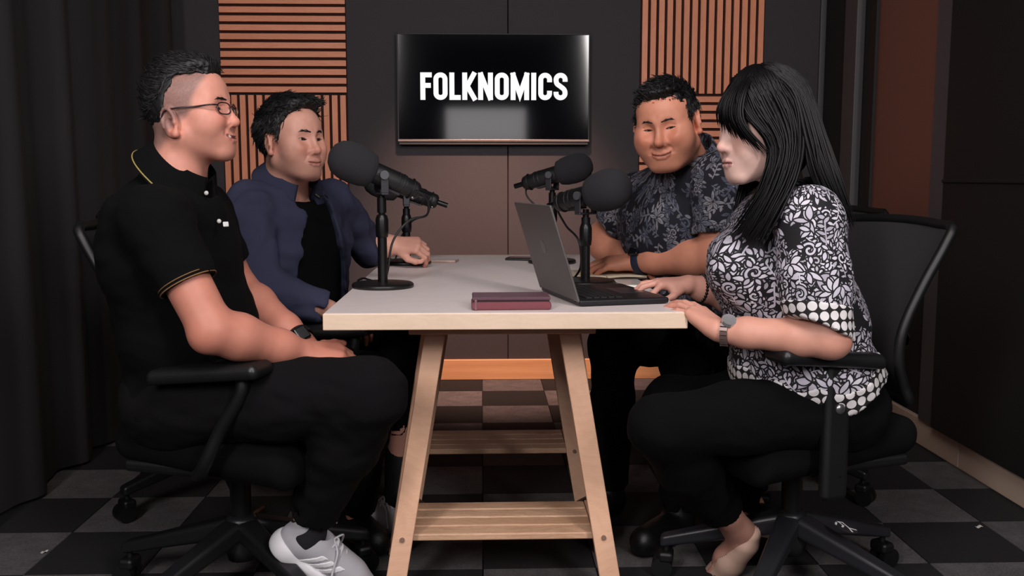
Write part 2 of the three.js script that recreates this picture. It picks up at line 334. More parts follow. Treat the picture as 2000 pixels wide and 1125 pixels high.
// ---------------------------------------------------------------- office chairs
function makeChair(label, group, slanted) {
  const o = thing('office_chair', label, 'chair', [0, 0, 0], 0, group);
  const plastic = std(0x0a0a0b, 0.5), fabric = cloth3(0x09090a), net = std(slanted ? 0x18181a : 0x232124, 0.8, { bumpMap: rep(weave, 6, 6), bumpScale: 0.001 });
  const seat = new RoundedBoxGeometry(0.5, 0.095, 0.48, 6, 0.045); {
    const p = seat.attributes.position;
    for (let i = 0; i < p.count; i++) { const x = p.getX(i), z = p.getZ(i); p.setY(i, p.getY(i) - 0.04 * sstep(0.12, 0.24, z) - 0.015 * (1 - (x / 0.25) ** 2) * 0.5); p.setX(i, x * (1 - 0.12 * sstep(0.05, -0.24, z))); }
    seat.computeVertexNormals();
  }
  part('seat', seat.translate(0, 0.435, 0.03), fabric, o);
  part('seat_pan', new RoundedBoxGeometry(0.42, 0.03, 0.4, 3, 0.012).translate(0, 0.378, 0.02), plastic, o);
  const prof = new THREE.CatmullRomCurve3([[0, 0.52, -0.2], [0, 0.6, -0.165], [0, 0.68, -0.16], [0, 0.77, -0.195], [0, 0.86, -0.245], [0, 0.93, -0.29]].map(V3));
  const edgeAt = (u, v) => { const q = prof.getPoint(v), wv = 0.235 * (1 - 0.1 * (1 - v) - 0.05 * sstep(0.85, 1, v)); return [u * wv, q.y + 0.012 * (1 - u * u) * v, q.z + 0.035 * u * u]; };
  const sheet = (off) => { const N = 16, K = 20, pos = [], uv = [], idx = []; for (let j = 0; j <= K; j++) for (let i = 0; i <= N; i++) { const e = edgeAt(i / N * 2 - 1, j / K); pos.push(e[0], e[1], e[2] + off); uv.push(i / N, j / K); } for (let j = 0; j < K; j++) for (let i = 0; i < N; i++) { const a = j * (N + 1) + i, b = a + N + 1; off > 0 ? idx.push(a, a + 1, b, b, a + 1, b + 1) : idx.push(a, b, a + 1, b, b + 1, a + 1); } const g = new THREE.BufferGeometry(); g.setAttribute('position', new THREE.Float32BufferAttribute(pos, 3)); g.setAttribute('uv', new THREE.Float32BufferAttribute(uv, 2)); g.setIndex(idx); g.computeVertexNormals(); return g; };
  part('backrest', [sheet(0.004), sheet(-0.004)], net, o);
  const rim = []; for (let i = 0; i <= 10; i++) rim.push(edgeAt(-1, i / 10)); for (let i = 1; i < 8; i++) rim.push(edgeAt(-1 + i / 4, 1)); for (let i = 10; i >= 0; i--) rim.push(edgeAt(1, i / 10)); for (let i = 7; i > 0; i--) rim.push(edgeAt(-1 + i / 4, 0));
  part('back_frame', tube(rim, 0.013, 120, 8, true), plastic, o);
  part('back_support', [tube([[0, 0.36, -0.1], [0, 0.4, -0.25], [0, 0.52, -0.255], [0, 0.68, -0.2]], 0.03, 20, 10), tube([[-0.16, 0.66, -0.185], [0, 0.63, -0.215], [0.16, 0.66, -0.185]], 0.018, 16, 8)], plastic, o);
  part('tension_knob', [new THREE.CylinderGeometry(0.032, 0.032, 0.03, 20).rotateX(Math.PI / 2).translate(0.05, 0.64, -0.26), new THREE.CylinderGeometry(0.012, 0.012, 0.05, 12).rotateX(Math.PI / 2).translate(0.05, 0.64, -0.235)], plastic, o);
  for (const s of [-1, 1]) {
    const dz = slanted ? -0.04 : -0.02, py = slanted ? -0.028 : 0;
    if (slanted) part('arm_post', tube([[s * 0.285, 0.64, 0.225 + dz], [s * 0.288, 0.6, 0.23 + dz], [s * 0.285, 0.5, 0.17 + dz], [s * 0.28, 0.41, 0.12 + dz], [s * 0.2, 0.372, 0.06 + dz], [s * 0.1, 0.37, 0.03]], 0.015, 40, 10), plastic, o);
    else part('arm_post', [new RoundedBoxGeometry(0.03, 0.33, 0.066, 4, 0.014).translate(s * 0.285, 0.5, 0.12 + dz), tube([[s * 0.15, 0.37, 0.06], [s * 0.25, 0.355, 0.07], [s * 0.285, 0.4, 0.1]], 0.02, 12, 8)], plastic, o);
    const pad = new RoundedBoxGeometry(0.085, 0.034, 0.27, 5, 0.016); { const p = pad.attributes.position; for (let i = 0; i < p.count; i++) { const z = p.getZ(i); p.setY(i, p.getY(i) + 0.012 * Math.cos((z - 0.03) * 9) - 0.02 * sstep(-0.02, -0.135, z)); } pad.computeVertexNormals(); }
    part('armrest', pad.translate(s * 0.285, 0.663 + py, 0.15 + dz), std(0x141416, 0.4), o);
    if (!slanted) part('button', new THREE.SphereGeometry(0.012, 16, 10).scale(0.5, 1, 1).translate(s * 0.301, 0.545, 0.1), M.steel, o, 'round chrome button');
  }
  part('gas_column', [new THREE.CylinderGeometry(0.026, 0.026, 0.16, 20).translate(0, 0.24, 0), new THREE.CylinderGeometry(0.018, 0.018, 0.1, 16).translate(0, 0.33, 0)], std(0x1c1c1e, 0.35, { metalness: 0.4 }), o);
  part('tilt_box', new RoundedBoxGeometry(0.16, 0.05, 0.22, 3, 0.015).translate(0, 0.345, -0.02), plastic, o);
  part('base_hub', new THREE.LatheGeometry([[0, 0.09], [0.035, 0.09], [0.042, 0.12], [0.04, 0.19], [0.03, 0.205], [0, 0.205]].map(([a, b]) => new THREE.Vector2(a, b)), 24), std(0x1d1d20, 0.4), o);
  const legMat = std(slanted ? 0x161618 : 0x242428, 0.4), legGeo = new RoundedBoxGeometry(0.3, 0.036, 0.05, 3, 0.01); {
    const p = legGeo.attributes.position;
    for (let i = 0; i < p.count; i++) { const t = (p.getX(i) + 0.15) / 0.3; p.setY(i, p.getY(i) * (1.5 - 0.7 * t) + 0.17 - 0.075 * t); p.setZ(i, p.getZ(i) * (1.2 - 0.45 * t)); }
    legGeo.translate(0.18, 0, 0).computeVertexNormals();
  }
  const wheel = new THREE.CylinderGeometry(0.027, 0.027, 0.018, 22).rotateX(Math.PI / 2), fork = new RoundedBoxGeometry(0.04, 0.03, 0.056, 3, 0.01);
  for (let k = 0; k < 5; k++) {
    const a = (k * 72 - 5) * Math.PI / 180;
    const l = part('base_leg', legGeo, legMat, o); l.rotation.y = -a + Math.PI / 2;
    const c = part('caster', [fork.clone().translate(0.315, 0.055, 0), wheel.clone().translate(0.325, 0.027, 0.017), wheel.clone().translate(0.325, 0.027, -0.017), new THREE.CylinderGeometry(0.008, 0.008, 0.04, 10).translate(0.315, 0.075, 0)], plastic, o); c.rotation.y = -a + Math.PI / 2;
  }
  return o;
}
const rad = (d) => d * Math.PI / 180;
const chairD = makeChair('black office chair with chrome arm button that the woman in the batik blouse sits on', 'office chairs round the table');
chairD.position.set(0.79, 0, -2.32); chairD.rotation.y = rad(-73);
const chairA = makeChair('black mesh office chair that the man in the black polo shirt sits on', 'office chairs round the table', true);
chairA.position.set(-0.61, 0, -2.33); chairA.rotation.y = rad(73);
function chairCopy(x, z, turn, label) { const c = chairA.clone(); c.name = numbered('office_chair'); scene.add(c); c.position.set(x, 0, z); c.rotation.y = rad(turn); c.userData.label = label; return c; }
chairCopy(-0.86, -3.06, 56, 'black office chair behind the man in the navy jacket');
chairCopy(0.98, -3.12, -62, 'black office chair of the man in the dark floral shirt');
{ // the printed safety sticker on one leg of the woman's chair
  const sticker = canvasTex(128, 96, (g, W, H) => { g.fillStyle = '#2c2b2f'; g.fillRect(0, 0, W, H); g.strokeStyle = '#e6e6e6'; g.lineWidth = 9; g.lineCap = 'round'; const l = (...p) => { g.beginPath(); p.forEach(([x, y], i) => (i ? g.lineTo(x, y) : g.moveTo(x, y))); g.stroke(); }; l([38, 12], [62, 34], [88, 12]); l([62, 34], [36, 72], [58, 84], [70, 56], [96, 52]); l([80, 84], [112, 76]); });
  const m = part('sticker', new THREE.CylinderGeometry(0.03, 0.03, 0.002, 28).scale(1, 1, 0.75), std(0xffffff, 0.5, { map: sticker }), chairD, 'white printed symbol on a dark plate');
  const leg = chairD.children.filter((c) => c.name === 'base_leg')[1];
  m.rotation.order = 'YXZ'; m.rotation.y = leg.rotation.y; m.rotation.z = -0.23;
  m.position.set(0.15, 0.2, 0).applyAxisAngle(new THREE.Vector3(0, 1, 0), leg.rotation.y);
}
{ // low wooden box on the floor behind the table legs
  const c = P(1205, 868, 3.71);
  const o = thing('wooden_box', 'low pale wooden box on the floor behind the table legs, beside the floral shirt man', 'box', [c[0] + 0.03, 0, -3.84]);
  const w = std(0xffffff, 0.5, { map: woodMap([0.84, 0.68, 0.52], [0.77, 0.60, 0.44], 71) });
  part('body', new RoundedBoxGeometry(0.17, 0.05, 0.25, 2, 0.004).translate(0, 0.025, 0), w, o);
  part('lid', new RoundedBoxGeometry(0.18, 0.014, 0.26, 2, 0.004).translate(0, 0.058, 0), w, o);
}
// ---------------------------------------------------------------- microphones on desk stands
function microphone(label, base, poleH, dir, opts = {}) {
  const o = thing('desk_microphone', label, 'microphone', base, 0, 'microphones on the table');
  const H = poleH;
  part('base', new THREE.LatheGeometry([[0, 0], [0.08, 0], [0.084, 0.003], [0.084, 0.009], [0.08, 0.013], [0.02, 0.016], [0, 0.016]].map(([a, b]) => new THREE.Vector2(a, b)), 56), std(0x1b1a1a, 0.4, { metalness: 0.3 }), o);
  part('pole', [new THREE.CylinderGeometry(0.0125, 0.0135, H * 0.52, 20).translate(0, 0.014 + H * 0.26, 0), new THREE.CylinderGeometry(0.009, 0.009, H * 0.5, 16).translate(0, H * 0.74, 0)], M.blackMetal, o);
  part('height_clamp', [new THREE.LatheGeometry([[0.009, 0], [0.016, 0.004], [0.0175, 0.02], [0.0175, 0.05], [0.014, 0.062], [0.009, 0.066]].map(([a, b]) => new THREE.Vector2(a, b)), 24).translate(0, H * 0.5, 0), new THREE.CylinderGeometry(0.0125, 0.0125, 0.04, 20).translate(0, H - 0.045, 0)], M.blackMetal, o);
  const pivot = [0, H + 0.035, 0], d = norm(dir), side = norm(cross([0, 1, 0], d)), up = cross(side, d);
  const frame = new THREE.Matrix4().makeBasis(V3(side), V3(d), V3(up)).setPosition(V3(pivot));       // local y runs along the microphone
  const place = (g) => g.applyMatrix4(frame);
  part('yoke', [barBetween([0.033 * side[0], H + 0.04, 0.033 * side[2]], [0.033 * side[0], H - 0.012, 0.033 * side[2]], 0.022, 0.005, side), barBetween([-0.033 * side[0], H + 0.04, -0.033 * side[2]], [-0.033 * side[0], H - 0.012, -0.033 * side[2]], 0.022, 0.005, side),
    barBetween(add([0, H - 0.014, 0], mul(side, 0.036)), add([0, H - 0.014, 0], mul(side, -0.036)), 0.022, 0.006, [0, 1, 0])], std(0x3a3a3e, 0.4, { metalness: 0.5 }), o);
  for (const s of [-1, 1]) part('knob', place(new THREE.CylinderGeometry(0.012, 0.012, 0.008, 18).rotateZ(Math.PI / 2).translate(s * 0.04, 0.004, 0)), M.grey, o);
  const L2 = (pts, n = 32) => new THREE.LatheGeometry(pts.map(([a, b]) => new THREE.Vector2(a, b)), n);
  part('body', [place(L2([[0, -0.115], [0.018, -0.114], [0.024, -0.108], [0.026, -0.098], [0.026, -0.07], [0.029, -0.066], [0.029, 0.03], [0.02, 0.035], [0, 0.035]])), place(new THREE.BoxGeometry(0.03, 0.045, 0.006).translate(0, -0.04, 0.029)),
    ...[-0.09, -0.06, -0.045].map((y) => place(new THREE.TorusGeometry(0.028, 0.002, 8, 32).rotateX(Math.PI / 2).translate(0, y, 0)))], M.blackPlastic, o);
  const f = opts.foam ?? 1;
  part('windscreen', place(L2([[0, 0.022], [0.03, 0.022], [0.044 * f, 0.03], [0.05 * f, 0.05], [0.053 * f, 0.08], [0.051 * f, 0.108], [0.043 * f, 0.13], [0.028 * f, 0.144], [0.012 * f, 0.15], [0, 0.151]], 48)), M.foam, o, 'black foam windscreen');
  part('plug', [place(new THREE.CylinderGeometry(0.009, 0.009, 0.04, 16).translate(0, -0.13, 0))], M.blackMetal, o);
  part('rear_screw', place(new THREE.SphereGeometry(0.005, 12, 8).translate(0.012, -0.1, 0.022)), M.steel, o);
  if (opts.cable) part('cable', tube(opts.cable.map((c) => sub(c, base)), 0.0032, 60, 8), M.blackPlastic, o);
  return o;
}
{
  const b1 = P(748, 560, 2.58); b1[1] = TABLE_Y;
  microphone('large foam microphone on a round base at the table edge near the polo shirt man', b1, 0.268, [-0.86, 0.4, 0.36], { foam: 1.02, cable: [P(812, 372, 2.56), P(832, 386, 2.58), P(834, 420, 2.62), P(800, 430, 2.64), P(768, 470, 2.62), P(757, 530, 2.6), P(748, 552, 2.66), [P(720, 556, 2.7)[0], TABLE_Y + 0.005, -2.72], [-0.345, TABLE_Y + 0.006, -2.75], [-0.362, TABLE_Y - 0.002, -2.76], [-0.366, TABLE_Y - 0.08, -2.77]] });
  const b2 = P(795, 514, 3.28); b2[1] = TABLE_Y;
  microphone('black microphone half hidden, standing beside the pale phone in front of the navy jacket man', b2, 0.215, [-0.85, 0.3, 0.1], { cable: [P(826, 376, 3.24), P(838, 395, 3.24), P(835, 418, 3.26), P(805, 432, 3.28), P(780, 470, 3.3), [P(770, 512, 3.38)[0], TABLE_Y + 0.005, -3.4], [-0.345, TABLE_Y + 0.006, -3.44], [-0.362, TABLE_Y - 0.002, -3.45], [-0.366, TABLE_Y - 0.08, -3.46]] });
  const b3 = P(1078, 512, 3.3); b3[1] = TABLE_Y;
  microphone('smaller looking black microphone with hanging cable behind the open laptop lid', b3, 0.27, [0.78, 0.24, 0.42], { foam: 0.95, cable: [P(1046, 349, 3.36), P(1032, 358, 3.36), P(1028, 380, 3.34), P(1050, 405, 3.32), P(1076, 430, 3.28), P(1090, 455, 3.28), [P(1095, 500, 3.3)[0], TABLE_Y + 0.004, -3.28]] });
  const b4 = P(1143, 553, 2.64); b4[1] = TABLE_Y;
  microphone('black microphone with large round foam between the laptop lid and the floral shirt man', b4, 0.212, [0.62, 0.2, 0.72], { foam: 1.08, cable: [P(1104, 392, 2.76), P(1088, 402, 2.78), P(1105, 440, 2.74), P(1130, 470, 2.68), P(1134, 520, 2.68), [P(1120, 545, 2.72)[0], TABLE_Y + 0.004, -2.72]] });
}
// ---------------------------------------------------------------- laptop, notebooks, phones
{
  const a = P(1132, 606, 2.165), b = P(1059, 571, 2.46);
  const ang = Math.atan2(-(a[0] - b[0]), -(b[2] - a[2])), W = 0.312, D = 0.224;      // hinge runs from a (near) away to b
  const o = thing('laptop', 'dark grey laptop standing open in front of the typing woman', 'laptop', [a[0], TABLE_Y, a[2]], -ang);
  const shell = std(0x5c5857, 0.45, { metalness: 0.25 }), dark = std(0x17171a, 0.5);
  const base = new RoundedBoxGeometry(D, 0.014, W, 3, 0.005).translate(D / 2, 0.009, -W / 2);
  part('base', base, std(0x222125, 0.4, { metalness: 0.5 }), o);
  const keys = []; for (let r = 0; r < 5; r++) for (let c = 0; c < 14; c++) keys.push(new RoundedBoxGeometry(0.0155, 0.003, 0.0165, 1, 0.001).translate(0.034 + r * 0.0185, 0.0168, -0.036 - c * 0.0185));
  const kb = part('keyboard', keys, dark, o); kb.userData.kind = 'stuff';
  part('touchpad', new RoundedBoxGeometry(0.065, 0.001, 0.105, 1, 0.0004).translate(0.172, 0.0162, -W / 2), std(0x2e2d31, 0.3), o);
  part('port', [0.05, 0.1].map((x) => new THREE.BoxGeometry(0.014, 0.005, 0.002).translate(x, 0.009, 0)), std(0x050505, 0.6), o);
  const lid = new THREE.Group(); lid.name = 'lid'; lid.position.set(0.002, 0.012, 0); lid.rotation.z = rad(17.5); o.add(lid);
  part('cover', new RoundedBoxGeometry(0.006, 0.235, W, 3, 0.0028).translate(-0.003, 0.1175, -W / 2), shell, lid);
  part('screen', new THREE.BoxGeometry(0.001, 0.215, W - 0.02).translate(0.0006, 0.118, -W / 2), std(0x0a0a0d, 0.15), lid);
  part('emblem', new THREE.CylinderGeometry(0.018, 0.018, 0.0006, 28).rotateZ(Math.PI / 2).translate(-0.0062, 0.125, -W / 2), std(0x575555, 0.3, { metalness: 0.7 }), lid);
  part('hinge', new THREE.CylinderGeometry(0.006, 0.006, W - 0.06, 14).rotateX(Math.PI / 2).translate(0.001, 0.014, -W / 2), dark, o);
}
{
  const a = P(920, 608, 2.115), b = P(1077, 608, 2.115), w = b[0] - a[0];
  const o = thing('notebook', 'thick maroon leather notebook lying at the front edge of the table', 'notebook', [(a[0] + b[0]) / 2, TABLE_Y, -2.165], rad(1));
  const leather = std(0x84464f, 0.4, { bumpMap: rep(grit, 6, 6), bumpScale: 0.0005 }), d2 = std(0x684a55, 0.35, { bumpMap: rep(grit, 6, 6), bumpScale: 0.0005 });
  part('cover', new RoundedBoxGeometry(w, 0.019, 0.1, 4, 0.0075).translate(0, 0.0095, 0), leather, o);
  part('page_block', new RoundedBoxGeometry(w - 0.012, 0.006, 0.09, 2, 0.001).translate(0.001, 0.0205, -0.001), std(0x2a1d22, 0.7), o);
  part('flap', new RoundedBoxGeometry(w - 0.004, 0.008, 0.098, 4, 0.0035).translate(0, 0.0262, -0.001), d2, o, 'darker purple brown flap');
  part('spine_band', [new RoundedBoxGeometry(0.006, 0.024, 0.1015, 2, 0.002).translate(-w / 2 + 0.01, 0.0128, 0)], std(0x7a5a60, 0.3), o);
}
{
  const c = P(851, 507, 3.35);
  const o = thing('phone', 'pale gold phone lying flat beside the half hidden microphone', 'phone', [c[0], TABLE_Y, c[2]], rad(82));
  part('case', new RoundedBoxGeometry(0.075, 0.008, 0.155, 4, 0.0038).translate(0, 0.004, 0), std(0xb49a8c, 0.35, { metalness: 0.3 }), o);
  part('screen', new RoundedBoxGeometry(0.07, 0.001, 0.149, 2, 0.0004).translate(0, 0.0083, 0), std(0xd8ccc6, 0.2), o);
  const c2 = P(1030, 505, 3.42);
  const o2 = thing('phone', 'black phone lying at the far table edge behind the laptop lid', 'phone', [c2[0], TABLE_Y, c2[2]], rad(75));
  part('case', new RoundedBoxGeometry(0.075, 0.009, 0.15, 4, 0.004).translate(0, 0.0045, 0), std(0x121214, 0.4), o2);
  part('screen', new RoundedBoxGeometry(0.07, 0.001, 0.144, 2, 0.0004).translate(0, 0.0093, 0), std(0x07070a, 0.15), o2);
}
{
  const c = P(1160, 546, 2.74);
  const o = thing('note_pad', 'open note pad with pale pages under the floral shirt man\'s hands', 'note pad', [c[0] + 0.03, TABLE_Y, -2.835], rad(6));
  part('cover', new RoundedBoxGeometry(0.25, 0.004, 0.18, 2, 0.0015).translate(0, 0.002, 0), std(0x3a3330, 0.6), o);
  for (const s of [-1, 1]) { const pg = new THREE.BoxGeometry(0.12, 0.006, 0.172, 10, 1, 1); const p = pg.attributes.position; for (let i = 0; i < p.count; i++) { const x = p.getX(i) * s + 0.06; p.setY(i, p.getY(i) + 0.007 + 0.003 * Math.sin(clamp(x / 0.12) * 3.14)); } pg.translate(s * 0.061, 0, 0).computeVertexNormals(); part('page', pg, std(0xcfc2a8, 0.8), o); }
  const c3 = P(1206, 556, 2.55);
  const o3 = thing('phone', 'white phone lying next to the laptop keyboard beside the typing fingers', 'phone', [0.415, TABLE_Y, -2.6], rad(4));
  part('case', new RoundedBoxGeometry(0.07, 0.009, 0.148, 4, 0.004).translate(0, 0.0045, 0), std(0xe0dcd6, 0.35), o3);
  part('screen', new RoundedBoxGeometry(0.065, 0.001, 0.142, 2, 0.0004).translate(0, 0.0093, 0), std(0xd0cac4, 0.2), o3);
}
for (const [px, py, label] of [[88, 1093, 'small white paper scrap on a dark floor tile near the black curtain'], [1910, 1064, 'small white paper scrap on the floor near the pale baseboard']]) {
  const d = FOCAL * CAM_H / (py - 345), c = P(px, py, d);
  const g = new THREE.BoxGeometry(0.018, 0.001, 0.012, 4, 1, 3); const p = g.attributes.position; for (let i = 0; i < p.count; i++) p.setY(i, p.getY(i) + 0.003 * Math.sin(p.getX(i) * 300) + 0.003);
  g.computeVertexNormals();
  const m = part(numbered('paper_scrap'), g, std(0xcfcac6, 0.8), scene); m.position.set(c[0], 0.001, c[2]); tag(m, label, 'paper scrap');
}
// ---------------------------------------------------------------- soft solids: distance fields joined smoothly and meshed
const smin = (a, b, k) => { const h = Math.max(k - Math.abs(a - b), 0) / k; return Math.min(a, b) - h * h * k * 0.25; };
const smax = (a, b, k) => -smin(-a, -b, k);
class Field {
  constructor(sym = false) { this.ops = []; this.sym = sym; }
  _(type, f, c, r, k) { this.ops.push({ type, f, x: c[0], y: c[1], z: c[2], r, k: Math.max(k, 1e-5) }); return this; }
  cone(a, b, ra, rb, k = 0.02, type = 0) {
    const ab = sub(b, a), l2 = dot(ab, ab) || 1e-9, [ax, ay, az] = a, [bx, by, bz] = ab, dr = rb - ra;
    const f = (x, y, z) => { const px = x - ax, py = y - ay, pz = z - az; let t = (px * bx + py * by + pz * bz) / l2; t = t < 0 ? 0 : t > 1 ? 1 : t; const qx = px - bx * t, qy = py - by * t, qz = pz - bz * t; return Math.sqrt(qx * qx + qy * qy + qz * qz) - ra - dr * t; };
    return this._(type, f, mul(add(a, b), 0.5), Math.sqrt(l2) / 2 + Math.max(ra, rb), k);
  }
  chain(pts, rs, k = 0.02, type = 0) { for (let i = 0; i + 1 < pts.length; i++) this.cone(pts[i], pts[i + 1], rs[i], rs[i + 1], k, type); return this; }
  ball(c, r, k = 0.02, type = 0) { const [cx, cy, cz] = c; return this._(type, (x, y, z) => Math.hypot(x - cx, y - cy, z - cz) - r, c, r, k); }
  ell(c, r, k = 0.02, axes = null, type = 0) {
    const [cx, cy, cz] = c, [rx, ry, rz] = r, A = axes;
    const f = (x, y, z) => {
      let px = x - cx, py = y - cy, pz = z - cz;
      if (A) { const a = px * A[0][0] + py * A[0][1] + pz * A[0][2], b = px * A[1][0] + py * A[1][1] + pz * A[1][2], d = px * A[2][0] + py * A[2][1] + pz * A[2][2]; px = a; py = b; pz = d; }
      const k0 = Math.sqrt((px / rx) ** 2 + (py / ry) ** 2 + (pz / rz) ** 2), k1 = Math.sqrt((px / rx / rx) ** 2 + (py / ry / ry) ** 2 + (pz / rz / rz) ** 2);
      return k1 < 1e-9 ? -Math.min(rx, ry, rz) : k0 * (k0 - 1) / k1;
    };
    return this._(type, f, c, Math.max(rx, ry, rz), k);
  }
  carve(f, c, r, k = 0.005) { return this._(1, f, c, r, k); }
  keep(f, k = 0.002) { return this._(2, f, [0, 0, 0], 1e6, k); }
  at(x, y, z) {
    if (this.sym) x = Math.abs(x);
    let d = 1e3;
    const O = this.ops;
    for (let i = 0; i < O.length; i++) {
      const o = O[i];
      if (o.type === 2) { d = smax(d, o.f(x, y, z), o.k); continue; }
      const L = Math.sqrt((x - o.x) ** 2 + (y - o.y) ** 2 + (z - o.z) ** 2) - o.r;
      if (o.type === 0) { if (L <= d + o.k) d = smin(d, o.f(x, y, z), o.k); } else if (-L > d - o.k) d = smax(d, -o.f(x, y, z), o.k);
    }
    return d;
  }
  bounds(pad) {
    const lo = [1e9, 1e9, 1e9], hi = [-1e9, -1e9, -1e9];
    for (const o of this.ops) if (o.type === 0) [o.x, o.y, o.z].forEach((c, i) => { lo[i] = Math.min(lo[i], c - o.r - pad); hi[i] = Math.max(hi[i], c + o.r + pad); });
    if (this.sym) { const m = Math.max(Math.abs(lo[0]), Math.abs(hi[0])); lo[0] = -m; hi[0] = m; }
    return [lo, hi];
  }
}
// surface nets over the blocks that the surface can cross
function meshField(f, h, { lo, hi, color, uv, pad = 0.01, slack = 1.35 } = {}) {
  const at = typeof f === 'function' ? f : (x, y, z) => f.at(x, y, z);
  if (!lo) { const b = f.bounds(pad); lo = b[0]; hi = b[1]; }
  const B = 6, nx = Math.ceil((hi[0] - lo[0]) / h / B) * B + 1, ny = Math.ceil((hi[1] - lo[1]) / h / B) * B + 1, nz = Math.ceil((hi[2] - lo[2]) / h / B) * B + 1;
  const G = new Float32Array(nx * ny * nz).fill(1), reach = 0.5 * Math.sqrt(3) * B * h * slack + 0.004;
  for (let bk = 0; bk < nz; bk += B) for (let bj = 0; bj < ny; bj += B) for (let bi = 0; bi < nx; bi += B) {
    const c = at(lo[0] + (bi + B / 2 - 0.5) * h, lo[1] + (bj + B / 2 - 0.5) * h, lo[2] + (bk + B / 2 - 0.5) * h), far = Math.abs(c) > reach;
    if (far && c > 0) continue;
    for (let k = bk; k < Math.min(bk + B, nz); k++) for (let j = bj; j < Math.min(bj + B, ny); j++) for (let i = bi; i < Math.min(bi + B, nx); i++)
      G[(k * ny + j) * nx + i] = far ? -1 : at(lo[0] + i * h, lo[1] + j * h, lo[2] + k * h);
  }
  const V = new Map(), pos = [], idx = [], nxy = nx * ny;
  const corner = [0, 1, nx, nx + 1, nxy, nxy + 1, nxy + nx, nxy + nx + 1];
  const E = [[0, 1], [2, 3], [4, 5], [6, 7], [0, 2], [1, 3], [4, 6], [5, 7], [0, 4], [1, 5], [2, 6], [3, 7]];
  for (let k = 0; k < nz - 1; k++) for (let j = 0; j < ny - 1; j++) for (let i = 0; i < nx - 1; i++) {
    const o = (k * ny + j) * nx + i;
    let m = 0; for (let c = 0; c < 8; c++) if (G[o + corner[c]] < 0) m |= 1 << c;
    if (m === 0 || m === 255) continue;
    let x = 0, y = 0, z = 0, n = 0;
    for (const [a, b] of E) {
      if (((m >> a) & 1) === ((m >> b) & 1)) continue;
      const va = G[o + corner[a]], vb = G[o + corner[b]], t = va / (va - vb);
      x += (a & 1) + ((b & 1) - (a & 1)) * t; y += ((a >> 1) & 1) + (((b >> 1) & 1) - ((a >> 1) & 1)) * t; z += (a >> 2) + ((b >> 2) - (a >> 2)) * t; n++;
    }
    V.set(o, pos.length / 3);
    pos.push(lo[0] + (i + x / n) * h, lo[1] + (j + y / n) * h, lo[2] + (k + z / n) * h);
  }
  for (const [o] of V) {
    const s = G[o] < 0;
    const quad = (e, u, v) => {
      if ((G[o + e] < 0) === s) return;
      const a = V.get(o), b = V.get(o - u), c = V.get(o - u - v), d = V.get(o - v);
      if (b === undefined || c === undefined || d === undefined) return;
      s ? idx.push(a, b, c, a, c, d) : idx.push(a, c, b, a, d, c);
    };
    quad(1, nx, nxy); quad(nx, nxy, 1); quad(nxy, 1, nx);
  }
  const g = new THREE.BufferGeometry();
  g.setAttribute('position', new THREE.Float32BufferAttribute(pos, 3));
  g.setIndex(idx);
  g.computeVertexNormals();
  const N = pos.length / 3;
  if (color) {
    const col = new Float32Array(N * 3);
    for (let i = 0; i < N; i++) { const c = color(pos[i * 3], pos[i * 3 + 1], pos[i * 3 + 2]); col[i * 3] = c[0]; col[i * 3 + 1] = c[1]; col[i * 3 + 2] = c[2]; }
    g.setAttribute('color', new THREE.BufferAttribute(col, 3));
  }
  return g;
}
// wraps a pattern round an axis: u along the girth (whole repeats), v along the axis; the seam is split
function wrapUV(g, axisPoint, axisDir, frontDir, repeats, tile, seamTurn = 0) {
  const d = norm(axisDir), f = norm(sub(frontDir, mul(d, dot(frontDir, d)))), s = cross(d, f);
  const ng = g.toNonIndexed(), p = ng.attributes.position, uv = new Float32Array(p.count * 2);
  for (let i = 0; i < p.count; i++) {
    const q = sub([p.getX(i), p.getY(i), p.getZ(i)], axisPoint);
    let a = (Math.atan2(dot(q, s), dot(q, f)) - seamTurn) / (2 * Math.PI);
    uv[i * 2] = (a - Math.floor(a)) * repeats; uv[i * 2 + 1] = dot(q, d) / tile;
  }
  for (let t = 0; t < p.count; t += 3) { const hi = Math.max(uv[t * 2], uv[t * 2 + 2], uv[t * 2 + 4]); for (let c = 0; c < 3; c++) if (hi - uv[(t + c) * 2] > repeats / 2) uv[(t + c) * 2] += repeats; }
  ng.setAttribute('uv', new THREE.BufferAttribute(uv, 2));
  return ng;
}
